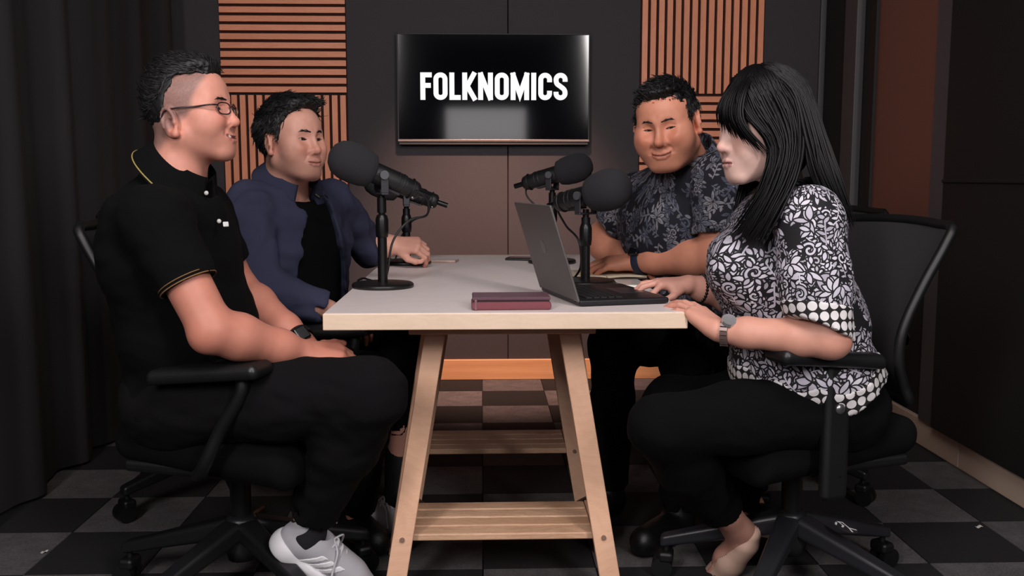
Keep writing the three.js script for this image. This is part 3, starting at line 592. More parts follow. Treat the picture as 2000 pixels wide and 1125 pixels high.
// ---------------------------------------------------------------- heads: local axes x to the person's own left, y up, z forward; origin between the ears
function interp(tab, y) { if (y <= tab[0][0]) return tab[0][1]; for (let i = 1; i < tab.length; i++) if (y <= tab[i][0]) { const t = (y - tab[i - 1][0]) / (tab[i][0] - tab[i - 1][0]); return tab[i - 1][1] + (tab[i][1] - tab[i - 1][1]) * t; } return tab[tab.length - 1][1]; }
function makeHead(o) {
  const c = o.chub ?? 0, sm = o.smile ?? 0.3, fem = o.female ?? 0, eo = o.eyeOpen ?? 0.5;
  const F = new Field(true);
  F.ell([0, 0.034, -0.012], [0.074 + 0.004 * c, 0.088, 0.096], 0.01);
  F.ell([0, 0.045, 0.036], [0.057 + 0.004 * c, 0.05, 0.052], 0.03);
  F.ell([0, -0.028, 0.028], [0.061 + 0.007 * c, 0.07, 0.06], 0.03);
  F.cone([0.05 + 0.009 * c, -0.055, 0.0], [0.017 + 0.008 * c, -0.096, 0.064], 0.021 + 0.004 * c, 0.019, 0.03);
  F.ball([0, -0.095, 0.071], 0.0205 - 0.003 * fem, 0.025);
  F.ell([0, -0.07 - 0.006 * c, 0.025], [0.044 + 0.01 * c, 0.035, 0.045], 0.03);
  F.ball([0.044 + 0.003 * c, -0.012, 0.05], 0.023 + 0.001 * c, 0.03);
  F.ball([0.037 + 0.006 * c, -0.046 + 0.008 * sm, 0.052], 0.024 + 0.006 * c + 0.003 * sm, 0.03);
  F.cone([0.012, 0.023, 0.08], [0.044, 0.025, 0.062], 0.0095 - 0.003 * fem, 0.0085, 0.02);
  const settle = (x, y) => { let z = 0.135; for (let i = 0; i < 60; i++) { const d = F.at(x, y, z); if (d < 0.0002) break; z -= Math.max(0.0004, d * 0.8); } return z; };
  // nose
  const nl = o.nose ?? 1;
  F.cone([0, 0.014, 0.0835], [0, -0.028, 0.101 + 0.002 * nl - 0.003 * fem], 0.0065, 0.0095 - 0.001 * fem, 0.018);
  F.ball([0, -0.031, 0.101 + 0.002 * nl - 0.001 * fem], 0.0098 + 0.001 * c, 0.01);
  F.ball([0.0135 + 0.002 * c - 0.001 * fem, -0.0355, 0.0925], 0.0078, 0.01);
  F.carve((x, y, z) => Math.hypot((x - 0.0065) / 1.3, y + 0.043, z - 0.098) - 0.0028, [0.0065, -0.043, 0.098], 0.005, 0.003);
  // mouth
  F.ell([0, -0.066, 0.066], [0.034 + 0.003 * sm, 0.026, 0.027], 0.018);
  if (sm > 0.4) { const f = [[0.0185, -0.036], [0.0265, -0.047], [0.0325 + 0.002 * c, -0.06]].map(([x, y]) => [x, y, settle(x, y) + 0.0012]); F.chain(f, [0.0016, 0.0028 * sm, 0.0012], 0.006, 1); F.ball([0.0385 + 0.003 * c, -0.024, settle(0.0385, -0.024) - 0.0145], 0.0165 + 0.001 * sm, 0.014); }
  const my = -0.0665, mw = 0.0225 + 0.005 * sm, cy = my + 0.007 * sm - 0.001, open = o.mouthOpen ?? 0;
  const arc = [0, 0.35, 0.7, 1].map((t) => { const x = mw * t, y = my + (cy - my) * t * t; return [x, y, settle(x, y)]; });
  const upper = arc.map(([x, y, z], i) => [x + (i ? 0 : 0.002), y + [0.0042, 0.0042, 0.0024, 0.0006][i] + 0.0008 * open * (1 - i / 3), z - [0.0018, 0.002, 0.002, 0.0014][i]]), lower = arc.map(([x, y, z], i) => [x * 0.96, y - [0.0062, 0.0058, 0.0034, 0.0006][i] - 0.004 * open * [1, 0.85, 0.5, 0][i], z - [0.0024, 0.0024, 0.0022, 0.0014][i]]);
  const mz = arc[0][2];
  F.chain(upper, [0.0046, 0.0044, 0.0034, 0.0018], 0.004).chain(lower, [0.0056, 0.0054, 0.004, 0.0018], 0.004);
  const line = arc.map(([x, y, z], i) => [x, y - 0.0012 * open * (1 - i / 3), z + [0.003, 0.0028, 0.0018, 0.0006][i]]);
  F.chain(line, [0.0014 + 0.0036 * open, 0.0014 + 0.0034 * open, 0.0013 + 0.0016 * open, 0.001], 0.002, 1);
  F.ball([mw + 0.0022, cy, arc[3][2] + 0.001], 0.0018 + 0.0008 * sm, 0.005, 1);
  // eyes
  const ex = 0.031, ey = 0.004, ez = 0.0655;
  F.ball([ex - 0.001, ey + 0.002, 0.097], 0.0155, 0.018, 1);
  F.ell([ex, ey, ez + 0.0008], [0.0172, 0.0128, 0.0138], 0.004);
  F.chain([[ex - 0.014, ey + 0.004, 0.0815], [ex, ey + 0.0088, 0.0845], [ex + 0.0145, ey + 0.005, 0.0765]], [0.0006, 0.0009, 0.0006], 0.003, 1);
  F.ell([ex + 0.002, ey - 0.016, 0.069], [0.014, 0.006, 0.006], 0.008);
  const slit = (x, y, z) => { const u = (x - ex) / 0.0138, w = (y - ey + 0.001 - 0.0015 * u) / ((0.0016 + 0.0036 * eo) * Math.max(0.15, 1 - u * u * 0.8)); return (Math.hypot(u, w) - 1) * 0.003; };
  F.carve((x, y, z) => Math.max(slit(x, y, z), 0.066 - z), [ex, ey, 0.08], 0.02, 0.0006);
  // ears
  const ear = [norm([1, 0.15, -0.42]), norm([-0.1, 1, -0.22]), [0, 0, 0]]; ear[2] = cross(ear[0], ear[1]);
  const ec = [0.077 + 0.004 * c, -0.002 + (o.ear?.[0] ?? 0), -0.008 + (o.ear?.[1] ?? 0)], es = o.earScale ?? 1;
  const eAt = (a, b, d) => add(ec, add(mul(ear[0], a * es), add(mul(ear[1], b * es), mul(ear[2], d * es))));
  if (!o.noEars) {
    F.ell(eAt(0.001, 0.002, 0), [0.0075 * es, 0.032 * es, 0.0195 * es], 0.006, ear);
    const rim = []; for (let i = 0; i <= 9; i++) { const a = -0.9 + i * 0.42; rim.push(eAt(0.006, 0.004 + 0.0265 * Math.sin(a + 0.6), -0.0165 * Math.cos(a + 0.6))); }
    F.chain(rim, rim.map(() => 0.0036 * es), 0.003);
    F.ell(eAt(0.0085, -0.006, 0.003), [0.0065 * es, 0.013 * es, 0.009 * es], 0.004, ear, 1);
    F.ell(eAt(0.0095, 0.014, -0.002), [0.004 * es, 0.011 * es, 0.0075 * es], 0.004, ear, 1);
    F.ball(eAt(0.003, -0.026, 0.006), 0.0075 * es, 0.006);
    F.ball(eAt(0.006, -0.004, 0.0135), 0.004 * es, 0.005);
  }
  // neck
  const nr = o.neck ?? 0.056;
  F.cone([0, -0.045, -0.028], o.neckEnd ?? [0, -0.17, -0.045], nr, nr + 0.004, 0.03);
  const skin = o.skin, lip = o.lip ?? [skin[0] * 0.78, skin[1] * 0.52, skin[2] * 0.52], ruddy = [skin[0] * 0.98, skin[1] * 0.78, skin[2] * 0.74];
  const seg = (a, b, p) => { const ab = sub(b, a), t = clamp(dot(sub(p, a), ab) / dot(ab, ab)); return len(sub(p, add(a, mul(ab, t)))); };
  const color = (X, y, z) => {
    const x = Math.abs(X), p = [x, y, z];
    let k = skin;
    const blush = 0.7 * Math.exp(-(((x - 0.042) / 0.022) ** 2 + ((y + 0.025) / 0.022) ** 2)) * (z > 0.03 ? 1 : 0) + 0.8 * Math.exp(-((len(sub(p, [0, -0.03, 0.108])) / 0.014) ** 2)) + (x > 0.074 && y > ec[1] - 0.03 && z < 0.012 && z > -0.04 ? 0.5 : 0);
    k = mix(k, ruddy, clamp(blush));
    const n = noise(X * 90, y * 90, z * 90); k = mul(k, 1 + 0.05 * n);
    if (o.stubble && y < -0.035 && z > -0.01) { const t = o.stubble * sstep(-0.035, -0.055, y) * sstep(-0.01, 0.02, z); k = mix(k, mul(skin, 0.45), t); }
    if (o.fade) { const h = o.fade(x, y, z); if (h > 0) k = mix(k, o.fadeColor, h * (0.9 + 0.25 * noise(X * 300, y * 300, z * 300))); }
    if (z > 0.055) {
      const chainD = (ch) => Math.min(seg(ch[0], ch[1], p), seg(ch[1], ch[2], p), seg(ch[2], ch[3], p)), du = chainD(upper), dw = chainD(lower), dm = chainD(line);
      if (x < mw + 0.002) k = mix(k, lip, sstep(0.0066, 0.0044, Math.min(du + 0.0006, dw - 0.0004)) * sstep(mw + 0.001, mw - 0.003, x) * (o.lipStrength ?? 0.8));
      if (dm < 0.0022 + 0.004 * open && x < mw) k = open > 0.3 && x < mw * 0.8 && z < mz - 0.001 ? [0.66, 0.6, 0.54] : mul(lip, 0.35);
      const s = slit(x, y, z);
      if (z > 0.06 && s < 0.0011 && Math.abs(x - ex) < 0.016 && Math.abs(y - ey) < 0.008) k = mix(k, [0.03, 0.017, 0.013], sstep(0.0011, 0.0002, s) * 0.85);
    }
    return k;
  };
  const b = F.bounds(0.008);
  const h = o.cell ?? 0.0022;
  const g = meshField(F, h, { lo: b[0], hi: b[1], color });
  // eyeballs with iris and pupil, looking along o.gaze
  const balls = [];
  for (const s of [-1, 1]) {
    const e = new THREE.SphereGeometry(0.0122, 28, 20), p = e.attributes.position, col = [], gz = norm(o.gaze ?? [0, 0, 1]);
    for (let i = 0; i < p.count; i++) { const q = norm([p.getX(i), p.getY(i), p.getZ(i)]), a = Math.acos(clamp(dot(q, gz), -1, 1)); const k = a < 0.2 ? [0.004, 0.004, 0.004] : a < 0.52 ? [0.022, 0.012, 0.008] : [0.5, 0.45, 0.43]; col.push(...k); }
    e.setAttribute('color', new THREE.Float32BufferAttribute(col, 3));
    balls.push(e.translate(s * ex, ey - 0.0005, ez - 0.0002));
  }
  return { field: F, geo: join([g, ...balls]), brow: (s, lift = 0, thick = 1) => {
    const B = new Field(); const pts = [[s * 0.0125, 0.0228, 0.0905], [s * 0.024, 0.0256 + lift, 0.0855], [s * 0.037, 0.0262 + lift, 0.0755], [s * 0.0485, 0.0215, 0.0635]];
    // settle each point on the skin
    const q = pts.map((p) => { let z = 0.12; for (let i = 0; i < 40 && F.at(p[0], p[1], z) > 0.0005; i++) z -= Math.max(0.0008, F.at(p[0], p[1], z) * 0.7); return [p[0], p[1], z - 0.0012]; });
    B.chain(q, [0.0019 * thick, 0.0027 * thick, 0.0023 * thick, 0.0009 * thick], 0.004);
    const b = B.bounds(0.002); return meshField((x, y, z) => { const d = B.at(x, y, z); return d > 0.005 ? d : d + 0.0003 * noise(x * 700, y * 220, z * 700); }, 0.0008, { lo: b[0], hi: b[1] });
  } };
}
function headMatrix(pos, yaw, pitch, roll, s = 1) {
  return new THREE.Matrix4().compose(V3(pos), new THREE.Quaternion().setFromEuler(new THREE.Euler(rad(pitch), rad(yaw), rad(roll), 'YXZ')), new THREE.Vector3(s, s, s));
}
// hair cap: the skull grown by a thickness, kept behind a hairline given as z over y, with combed clumps
function hairCap(o) {
  const F = new Field();
  F.ell([0, 0.036 + (o.lift ?? 0), -0.014], [0.075 + o.t, 0.089 + (o.tTop ?? o.t), 0.097 + o.t], 0.01);
  for (const e of o.extra ?? []) F.ell(e[0], e[1], e[2] ?? 0.015);
  F.keep((x, y, z) => (z - interp(o.line, y) + 0.006 * noise(x * 45, y * 45, 3) - (o.peak ?? 0) * Math.exp(-((x / 0.03) ** 2))) * 0.75, 0.004);
  F.keep((x, y, z) => (interp(o.low, z) - y) * 0.8 + 0.003 * noise(x * 70, 2, z * 70), 0.004);
  for (const s of [-1, 1]) F.carve((x, y, z) => Math.hypot((x - s * 0.085) / 1.4, (y + 0.0) / 1.15, (z + 0.002) / 0.85) - 0.026, [s * 0.085, 0, -0.002], 0.045, 0.006);
  const amp = o.amp ?? 0.0035, fr = o.freq ?? 55;
  const at = (x, y, z) => { const d = F.at(x, y, z); if (d > 0.03 || d < -0.03) return d; const w = noise(x * 18, y * 18, z * 18); return d + amp * (noise(x * fr + w * 2.2, y * fr * (o.fy ?? 0.35), z * fr * (o.fz ?? 0.5) + w) + 0.55 * noise(x * fr * 2.3, y * fr * 0.8, z * fr * 1.6 + 9)); };
  const b = F.bounds(0.012);
  return meshField(at, o.cell ?? 0.0025, { lo: b[0], hi: b[1] });
}
// ---------------------------------------------------------------- hands: local x to the thumb side, y along the fingers, z out of the back of the hand
function handInto(F, wrist, along, back, thumbSide, o = {}) {
  const y = norm(along), z0 = norm(sub(back, mul(y, dot(back, y)))), xx = norm(cross(y, z0)), x = dot(xx, thumbSide) >= 0 ? xx : mul(xx, -1), s = o.scale ?? 1;
  const W = (p) => add(wrist, add(mul(x, p[0] * s), add(mul(y, p[1] * s), mul(z0, p[2] * s))));
  const k0 = [[0.026, 0.088, 0.0], [0.008, 0.092, 0.003], [-0.0105, 0.088, 0.002], [-0.027, 0.08, -0.002]], starts = [[0.014, 0.006], [0.005, 0.004], [-0.005, 0.004], [-0.014, 0.006]];
  const bones = [[0.041, 0.025, 0.02], [0.045, 0.028, 0.021], [0.042, 0.026, 0.021], [0.033, 0.02, 0.019]], rr = [[0.0096, 0.0088, 0.008, 0.0068], [0.0098, 0.009, 0.0081, 0.0069], [0.0092, 0.0084, 0.0077, 0.0066], [0.0082, 0.0074, 0.0068, 0.0058]];
  const thin = o.thin ?? 1;
  k0.forEach((k, i) => F.cone(W([starts[i][0], starts[i][1], 0]), W(k), 0.0145 * s, 0.0112 * s * thin, 0.014));
  F.cone(W([0.016, 0.018, -0.006]), W([0.03, 0.05, -0.01]), 0.017 * s, 0.0125 * s, 0.014);
  F.cone(W([-0.016, 0.02, -0.006]), W([-0.022, 0.062, -0.007]), 0.014 * s, 0.011 * s, 0.014);
  const curl = o.curl ?? [[20, 25, 15], [25, 25, 15], [30, 25, 15], [35, 25, 15]], spread = o.spread ?? [5, 1, -3, -8];
  const tips = [];
  k0.forEach((k, i) => {
    let p = k, a = 0; const sp = rad(spread[i]); const pts = [k];
    for (let j = 0; j < 3; j++) { a += rad(curl[i][j]); p = add(p, mul([Math.sin(sp) * Math.cos(a), Math.cos(sp) * Math.cos(a), -Math.sin(a)], bones[i][j])); pts.push(p); }
    const w = pts.map(W); tips.push(w[3]);
    for (let j = 0; j < 3; j++) F.cone(w[j], w[j + 1], rr[i][j] * s * thin, rr[i][j + 1] * s * thin, j ? 0.002 : 0.004);
  });
  const th = o.thumb ?? [[0.03, 0.04, -0.01], [0.05, 0.062, -0.016], [0.062, 0.09, -0.02], [0.066, 0.113, -0.022]];
  F.chain(th.map(W), [0.013 * s, 0.0108 * s * thin, 0.0098 * s * thin, 0.0078 * s * thin], 0.006);
  return { tips, W };
}
// lower arm and hand in one piece
function armAndHand(o) {
  const F = new Field();
  const [A, E, Wr] = [o.upper, o.elbow, o.wrist], r = o.r ?? [0.05, 0.043, 0.045, 0.028];
  if (A) F.cone(A, E, r[0], r[1], 0.02);
  const bulge = mix(E, Wr, 0.28);
  F.chain([E, bulge, mix(E, Wr, 0.75), Wr], [r[1], r[2], (r[2] + r[3] * 1.6) / 2.6, r[3]], 0.02);
  if (o.point) F.ball(add(E, o.point), r[1] * 0.62, 0.02);
  const hd = handInto(F, Wr, o.along ?? sub(Wr, E), o.back, o.thumbSide, o.hand);
  const skin = o.skin;
  const tips = hd.tips;
  const color = (x, y, z) => { const n = noise(x * 60, y * 60, z * 60), m = noise(x * 14, y * 14, z * 14); let k = mul(skin, 1 + 0.05 * n + 0.05 * m); let t = 1e9; for (const q of tips) t = Math.min(t, Math.hypot(x - q[0], y - q[1], z - q[2])); return mix(k, [k[0] * 0.98, k[1] * 0.8, k[2] * 0.77], sstep(0.05, 0.012, t) * 0.7 + (o.elbowRed ? 0.6 * sstep(0.06, 0.02, len(sub([x, y, z], add(E, o.point ?? [0, 0, 0])))) : 0)); };
  return { geo: meshField(F, o.cell ?? 0.0032, { color, pad: 0.006 }), hd, F };
}
// folded collar standing round a neck
function collar(o) {
  const { c, side, up } = o, front = norm(sub(o.front, mul(up, dot(o.front, up)))), N = 56, t = o.thick ?? 0.0035, gap = rad(o.gap ?? 14);
  const rings = [];
  for (let i = 0; i <= N; i++) {
    const a = gap + (2 * Math.PI - 2 * gap) * i / N, f = 0.5 + 0.5 * Math.cos(a), h = o.h * (1 - 0.35 * f), drop = o.drop + o.point * Math.pow(f, 3), dirn = add(mul(front, Math.cos(a) * 1), mul(side, Math.sin(a)));
    const R = Math.hypot(o.rf * Math.cos(a), o.rs * Math.sin(a));
    const at = (r, y) => add(c, add(mul(dirn, r), mul(up, y + (o.tiltUp ?? 0) * -Math.cos(a))));
    const fl = o.flare * (1 + 0.9 * f);
    const prof = [[R, -0.03], [R + 0.001, h * 0.6], [R + 0.004, h], [R + 0.009, h + 0.002], [R + 0.012 + fl * 0.35, h - drop * 0.45], [R + 0.012 + fl, h - drop], [R + 0.012 + fl - t, h - drop - 0.0005], [R + 0.0115 + fl * 0.35 - t, h - drop * 0.45 - 0.001], [R + 0.0075, h - 0.004], [R + 0.004, h * 0.6], [R + 0.004, -0.03]];
    rings.push(prof.map(([r, y]) => at(r, y)));
  }
  const K = rings[0].length, pos = [], idx = [], uv = [];
  rings.forEach((ring, i) => ring.forEach((p, j) => { pos.push(...p); uv.push(i / N * 4, j / K * 0.5); }));
  for (let i = 0; i < N; i++) for (let j = 0; j < K; j++) { const a = i * K + j, b = i * K + (j + 1) % K, d = a + K, e = b + K; idx.push(a, d, b, b, d, e); }
  for (const i of [0, N]) for (let j = 1; j < K - 1; j++) i ? idx.push(i * K, i * K + j + 1, i * K + j) : idx.push(0, j, j + 1);
  const g = new THREE.BufferGeometry(); g.setAttribute('position', new THREE.Float32BufferAttribute(pos, 3)); g.setAttribute('uv', new THREE.Float32BufferAttribute(uv, 2)); g.setIndex(idx); g.computeVertexNormals();
  return { geo: g, edge: rings.map((r) => mix(r[5], r[4], 0.12)) };
}
const smoothMat = (r = 0.5, extra = {}) => new THREE.MeshPhysicalMaterial({ color: 0xffffff, vertexColors: true, roughness: r, specularIntensity: 0.7, ...extra });
const skinMat = smoothMat(0.5, { sheen: 0.15, sheenRoughness: 0.5, sheenColor: new THREE.Color(0.6, 0.35, 0.28) });
const hairMat = std(0x0b0a0a, 0.42);
const yawDir = (deg) => [Math.sin(rad(deg)), 0, Math.cos(rad(deg))];
// folds of cloth: fine and coarse ripples added to a field
const folds = (F, amp, fx = 14, fy = 30, fz = 14) => ({
  bounds: (pad) => F.bounds(pad),
  at: (x, y, z) => { const d = F.at(x, y, z); if (d > 0.03 || d < -0.03) return d; const w = noise(x * 5, y * 5, z * 5) * 2; return d + amp * (noise(x * fx + w, y * fy, z * fz - w) + 0.35 * noise(x * fx * 2.1 - w, y * fy * 1.7 + w, z * fz * 2.1) + 0.45 * (0.5 - 2 * Math.abs(noise(x * fx * 0.8 + y * fy * 0.5 + w, y * fy * 0.6 - x * fx * 0.4, z * fz * 0.8 + 4)))); },
});
function person(label, base) { const o = thing('person', label, 'person', base); o.userData.base = undefined; delete o.userData.base; return o; }
function wear(name, geo, mat, who, label) { geo = Array.isArray(geo) ? join(geo) : geo; let p = who; while (p.parent !== scene) p = p.parent; p = p.position; return part(name, geo.translate(-p.x, -p.y, -p.z), mat, who, label); }
function ring(center, axis, r, rt, squash = 1, seg = 40) {      // a band round a wrist or sleeve
  const g = new THREE.TorusGeometry(r, rt, 10, seg); g.scale(1, squash, 1);
  const q = new THREE.Quaternion().setFromUnitVectors(new THREE.Vector3(0, 0, 1), V3(norm(axis)));
  return g.applyQuaternion(q).translate(...center);
}
function band(center, axis, r, width, t = 0.003) {
  const g = new THREE.LatheGeometry([[r, -width / 2], [r + t, -width / 2 + 0.001], [r + t, width / 2 - 0.001], [r, width / 2], [r, -width / 2]].map(([a, b]) => new THREE.Vector2(a, b)), 40);
  const q = new THREE.Quaternion().setFromUnitVectors(new THREE.Vector3(0, 1, 0), V3(norm(axis)));
  return g.applyQuaternion(q).translate(...center);
}
function faceBox(center, normal, along, w, l, t, r = 0.003) {
  const n = norm(normal), a = norm(sub(along, mul(n, dot(along, n)))), s = cross(a, n);
  return new RoundedBoxGeometry(w, l, t, 3, Math.min(r, t / 2.2)).applyMatrix4(new THREE.Matrix4().makeBasis(V3(s), V3(a), V3(n)).setPosition(V3(center)));
}
// a leg of trousers plus the seat
function trousersField(o) {
  const F = new Field();
  F.ell(o.pelvis, o.pr, 0.03, o.axes);
  for (const l of o.legs) { F.chain([l.hip, mix(l.hip, l.knee, 0.5), l.knee], l.rt, 0.04); F.chain([l.knee, mix(l.knee, l.ankle, 0.4), l.ankle], l.rs, 0.035);
    const ax = norm(sub(l.ankle, l.knee)); F.cone(add(l.ankle, mul(ax, -0.02)), add(l.ankle, mul(ax, 0.1)), l.hem, l.hem, 0.003, 1); F.keep((x, y, z) => { const q = sub([x, y, z], l.ankle); return len(q) < 0.16 ? dot(q, ax) : -0.05; }, 0.002); }
  return F;
}

function strand(points, r0, seg = 18, sides = 5, flat = 0.55) {
  const curve = new THREE.CatmullRomCurve3(points.map(V3), false, 'centripetal'), fr = curve.computeFrenetFrames(seg, false), pos = [], idx = [];
  for (let i = 0; i <= seg; i++) { const t = i / seg, p = curve.getPointAt(t), r = r0 * (0.6 + 0.4 * Math.sin(Math.min(1, t * 3) * 1.57)) * Math.pow(Math.max(0.02, 1 - t ** 3), 0.7); for (let j = 0; j < sides; j++) { const a = j / sides * 6.2832, n = fr.normals[i], b = fr.binormals[i]; pos.push(p.x + r * (n.x * Math.cos(a) + flat * b.x * Math.sin(a)), p.y + r * (n.y * Math.cos(a) + flat * b.y * Math.sin(a)), p.z + r * (n.z * Math.cos(a) + flat * b.z * Math.sin(a))); } }
  for (let i = 0; i < seg; i++) for (let j = 0; j < sides; j++) { const a = i * sides + j, b = i * sides + (j + 1) % sides; idx.push(a, b, a + sides, b, b + sides, a + sides); }
  const g = new THREE.BufferGeometry(); g.setAttribute('position', new THREE.Float32BufferAttribute(pos, 3)); g.setIndex(idx); g.computeVertexNormals(); return g;
}
function strandSheet(A, B, n, r, seed, jit = 0.006, outside = null) {
  const q = rng(seed), out = [];
  for (let i = 0; i < n; i++) { const t = clamp((i + q()) / n), w = [q() - 0.5, q() - 0.5, q() - 0.5], lag = 0.85 + 0.15 * q(); const pts = A.map((a, k) => { const b = B[k], s = jit * (0.4 + k / A.length); return add(mix(a, b, t), [w[0] * 2 * s + s * (q() - 0.5), w[1] * s, w[2] * 2 * s]); }); const L = pts.length - 1; pts[L] = mix(pts[L - 1], pts[L], lag + 0.3 * (q() - 0.5)); const fine = outside ? new THREE.CatmullRomCurve3(pts.map(V3), false, 'centripetal').getPoints(16).map((v) => outside(v.toArray(), q())) : pts; out.push(strand(fine, r * (0.7 + 0.6 * q()))); }
  return out;
}
function batik(w, h, o) {                                 // block-printed cloth: leaves, flowers and scrolls that wrap round at the edges
  return canvasTex(w, h, (g, W, H) => {
    g.fillStyle = o.ground; g.fillRect(0, 0, W, H);
    const r = rng(o.seed);
    const wrap = (x, y, R, draw) => { for (const dx of [-W, 0, W]) for (const dy of [-H, 0, H]) if (x + dx > -R && x + dx < W + R && y + dy > -R && y + dy < H + R) { g.save(); g.translate(x + dx, y + dy); draw(); g.restore(); } };
    const leaf = (L, wd, bend) => { g.beginPath(); g.moveTo(0, 0); g.bezierCurveTo(L * 0.25, -wd * 1.2 + bend, L * 0.7, -wd + bend, L, bend); g.bezierCurveTo(L * 0.75, wd * 0.8 + bend, L * 0.3, wd * 1.1, 0, 0); };
    const ink = (fill, ow) => { g.lineWidth = ow; g.strokeStyle = o.ground; g.stroke(); g.fillStyle = fill; g.fill(); };
    const pick = () => o.inks[Math.floor(r() * o.inks.length)];
    for (let n = 0; n < o.count; n++) {
      const x = r() * W, y = r() * H, a0 = r() * 6.28, S = o.size * (0.75 + 0.5 * r()), kind = r(), c = pick(), v = Array.from({ length: 16 }, () => r()), pet = 3 + Math.floor(r() * 4);
      wrap(x, y, S * 1.5, () => {
        g.rotate(a0); g.lineJoin = 'round'; g.lineCap = 'round';
        if (kind < 0.42) { for (let k = 0; k < pet; k++) { g.save(); g.rotate((k - pet / 2) * (0.75 + 0.2 * v[k])); g.translate(S * 0.08, 0); leaf(S * (0.6 + 0.4 * v[k + 1]), S * (0.16 + 0.08 * v[k + 2]), S * 0.25 * (v[k + 3] - 0.5)); ink(c, o.outline); if (o.veins) { g.strokeStyle = o.ground; g.lineWidth = o.outline * 0.35; g.beginPath(); g.moveTo(S * 0.12, 0); g.lineTo(S * 0.5, 0); g.stroke(); } g.restore(); } }
        else if (kind < 0.75) { for (let k = 0; k < 6; k++) { g.save(); g.translate(-S * 0.6 + k * S * 0.24, Math.sin(k) * S * 0.06); g.rotate((k % 2 ? 1 : -1) * (0.8 + 0.5 * v[k])); leaf(S * (0.42 + 0.2 * v[k + 1]), S * 0.13, S * 0.1 * (v[k + 2] - 0.5)); ink(c, o.outline); g.restore(); } g.beginPath(); g.moveTo(-S * 0.7, 0); g.bezierCurveTo(-S * 0.2, S * 0.12, S * 0.3, -S * 0.1, S * 0.75, S * 0.05); g.lineWidth = S * 0.1; g.strokeStyle = c; g.stroke(); }
        else { const spiral = (w, st) => { g.beginPath(); for (let t = 0; t < 30; t++) { const q = t / 30, R = S * 0.5 * (1 - q * 0.8), A = q * 7.5; t ? g.lineTo(R * Math.cos(A), R * Math.sin(A)) : g.moveTo(R, 0); } g.lineWidth = w; g.strokeStyle = st; g.stroke(); }; spiral(S * 0.15 + o.outline, o.ground); spiral(S * 0.15, c); for (let k = 0; k < 3; k++) { g.save(); g.rotate(k * 2 + v[k]); g.translate(S * 0.45, 0); leaf(S * 0.5, S * 0.15, S * 0.1 * (v[k] - 0.5)); ink(c, o.outline); g.restore(); } }
      });
    }
  });
}

// short combed hairs over a cap: n hairs rooted on its surface, laid along comb(x, y, z) and lifted a little
function hairFuzz(cap, n, length, comb, lift, seed, r = 0.001, wild = 0.35) {
  const q = rng(seed), p = cap.attributes.position, m = cap.attributes.normal, out = [];
  for (let i = 0; i < n; i++) {
    const v = Math.floor(q() * p.count), a = [p.getX(v), p.getY(v), p.getZ(v)], nn = [m.getX(v), m.getY(v), m.getZ(v)];
    let c = comb(a[0], a[1], a[2]); c = norm(add(c, [(q() - 0.5) * wild, (q() - 0.5) * wild, (q() - 0.5) * wild])); c = norm(sub(c, mul(nn, dot(c, nn))));
    const L = length * (0.5 + q() * 0.8), l = lift * (0.3 + q());
    out.push(strand([sub(a, mul(nn, 0.002)), add(a, add(mul(c, L * 0.4), mul(nn, L * l * 0.5))), add(a, add(mul(c, L), mul(nn, L * l * 0.55)))], r * (0.7 + 0.8 * q()), 4, 3, 1));
  }
  return join(out);
}
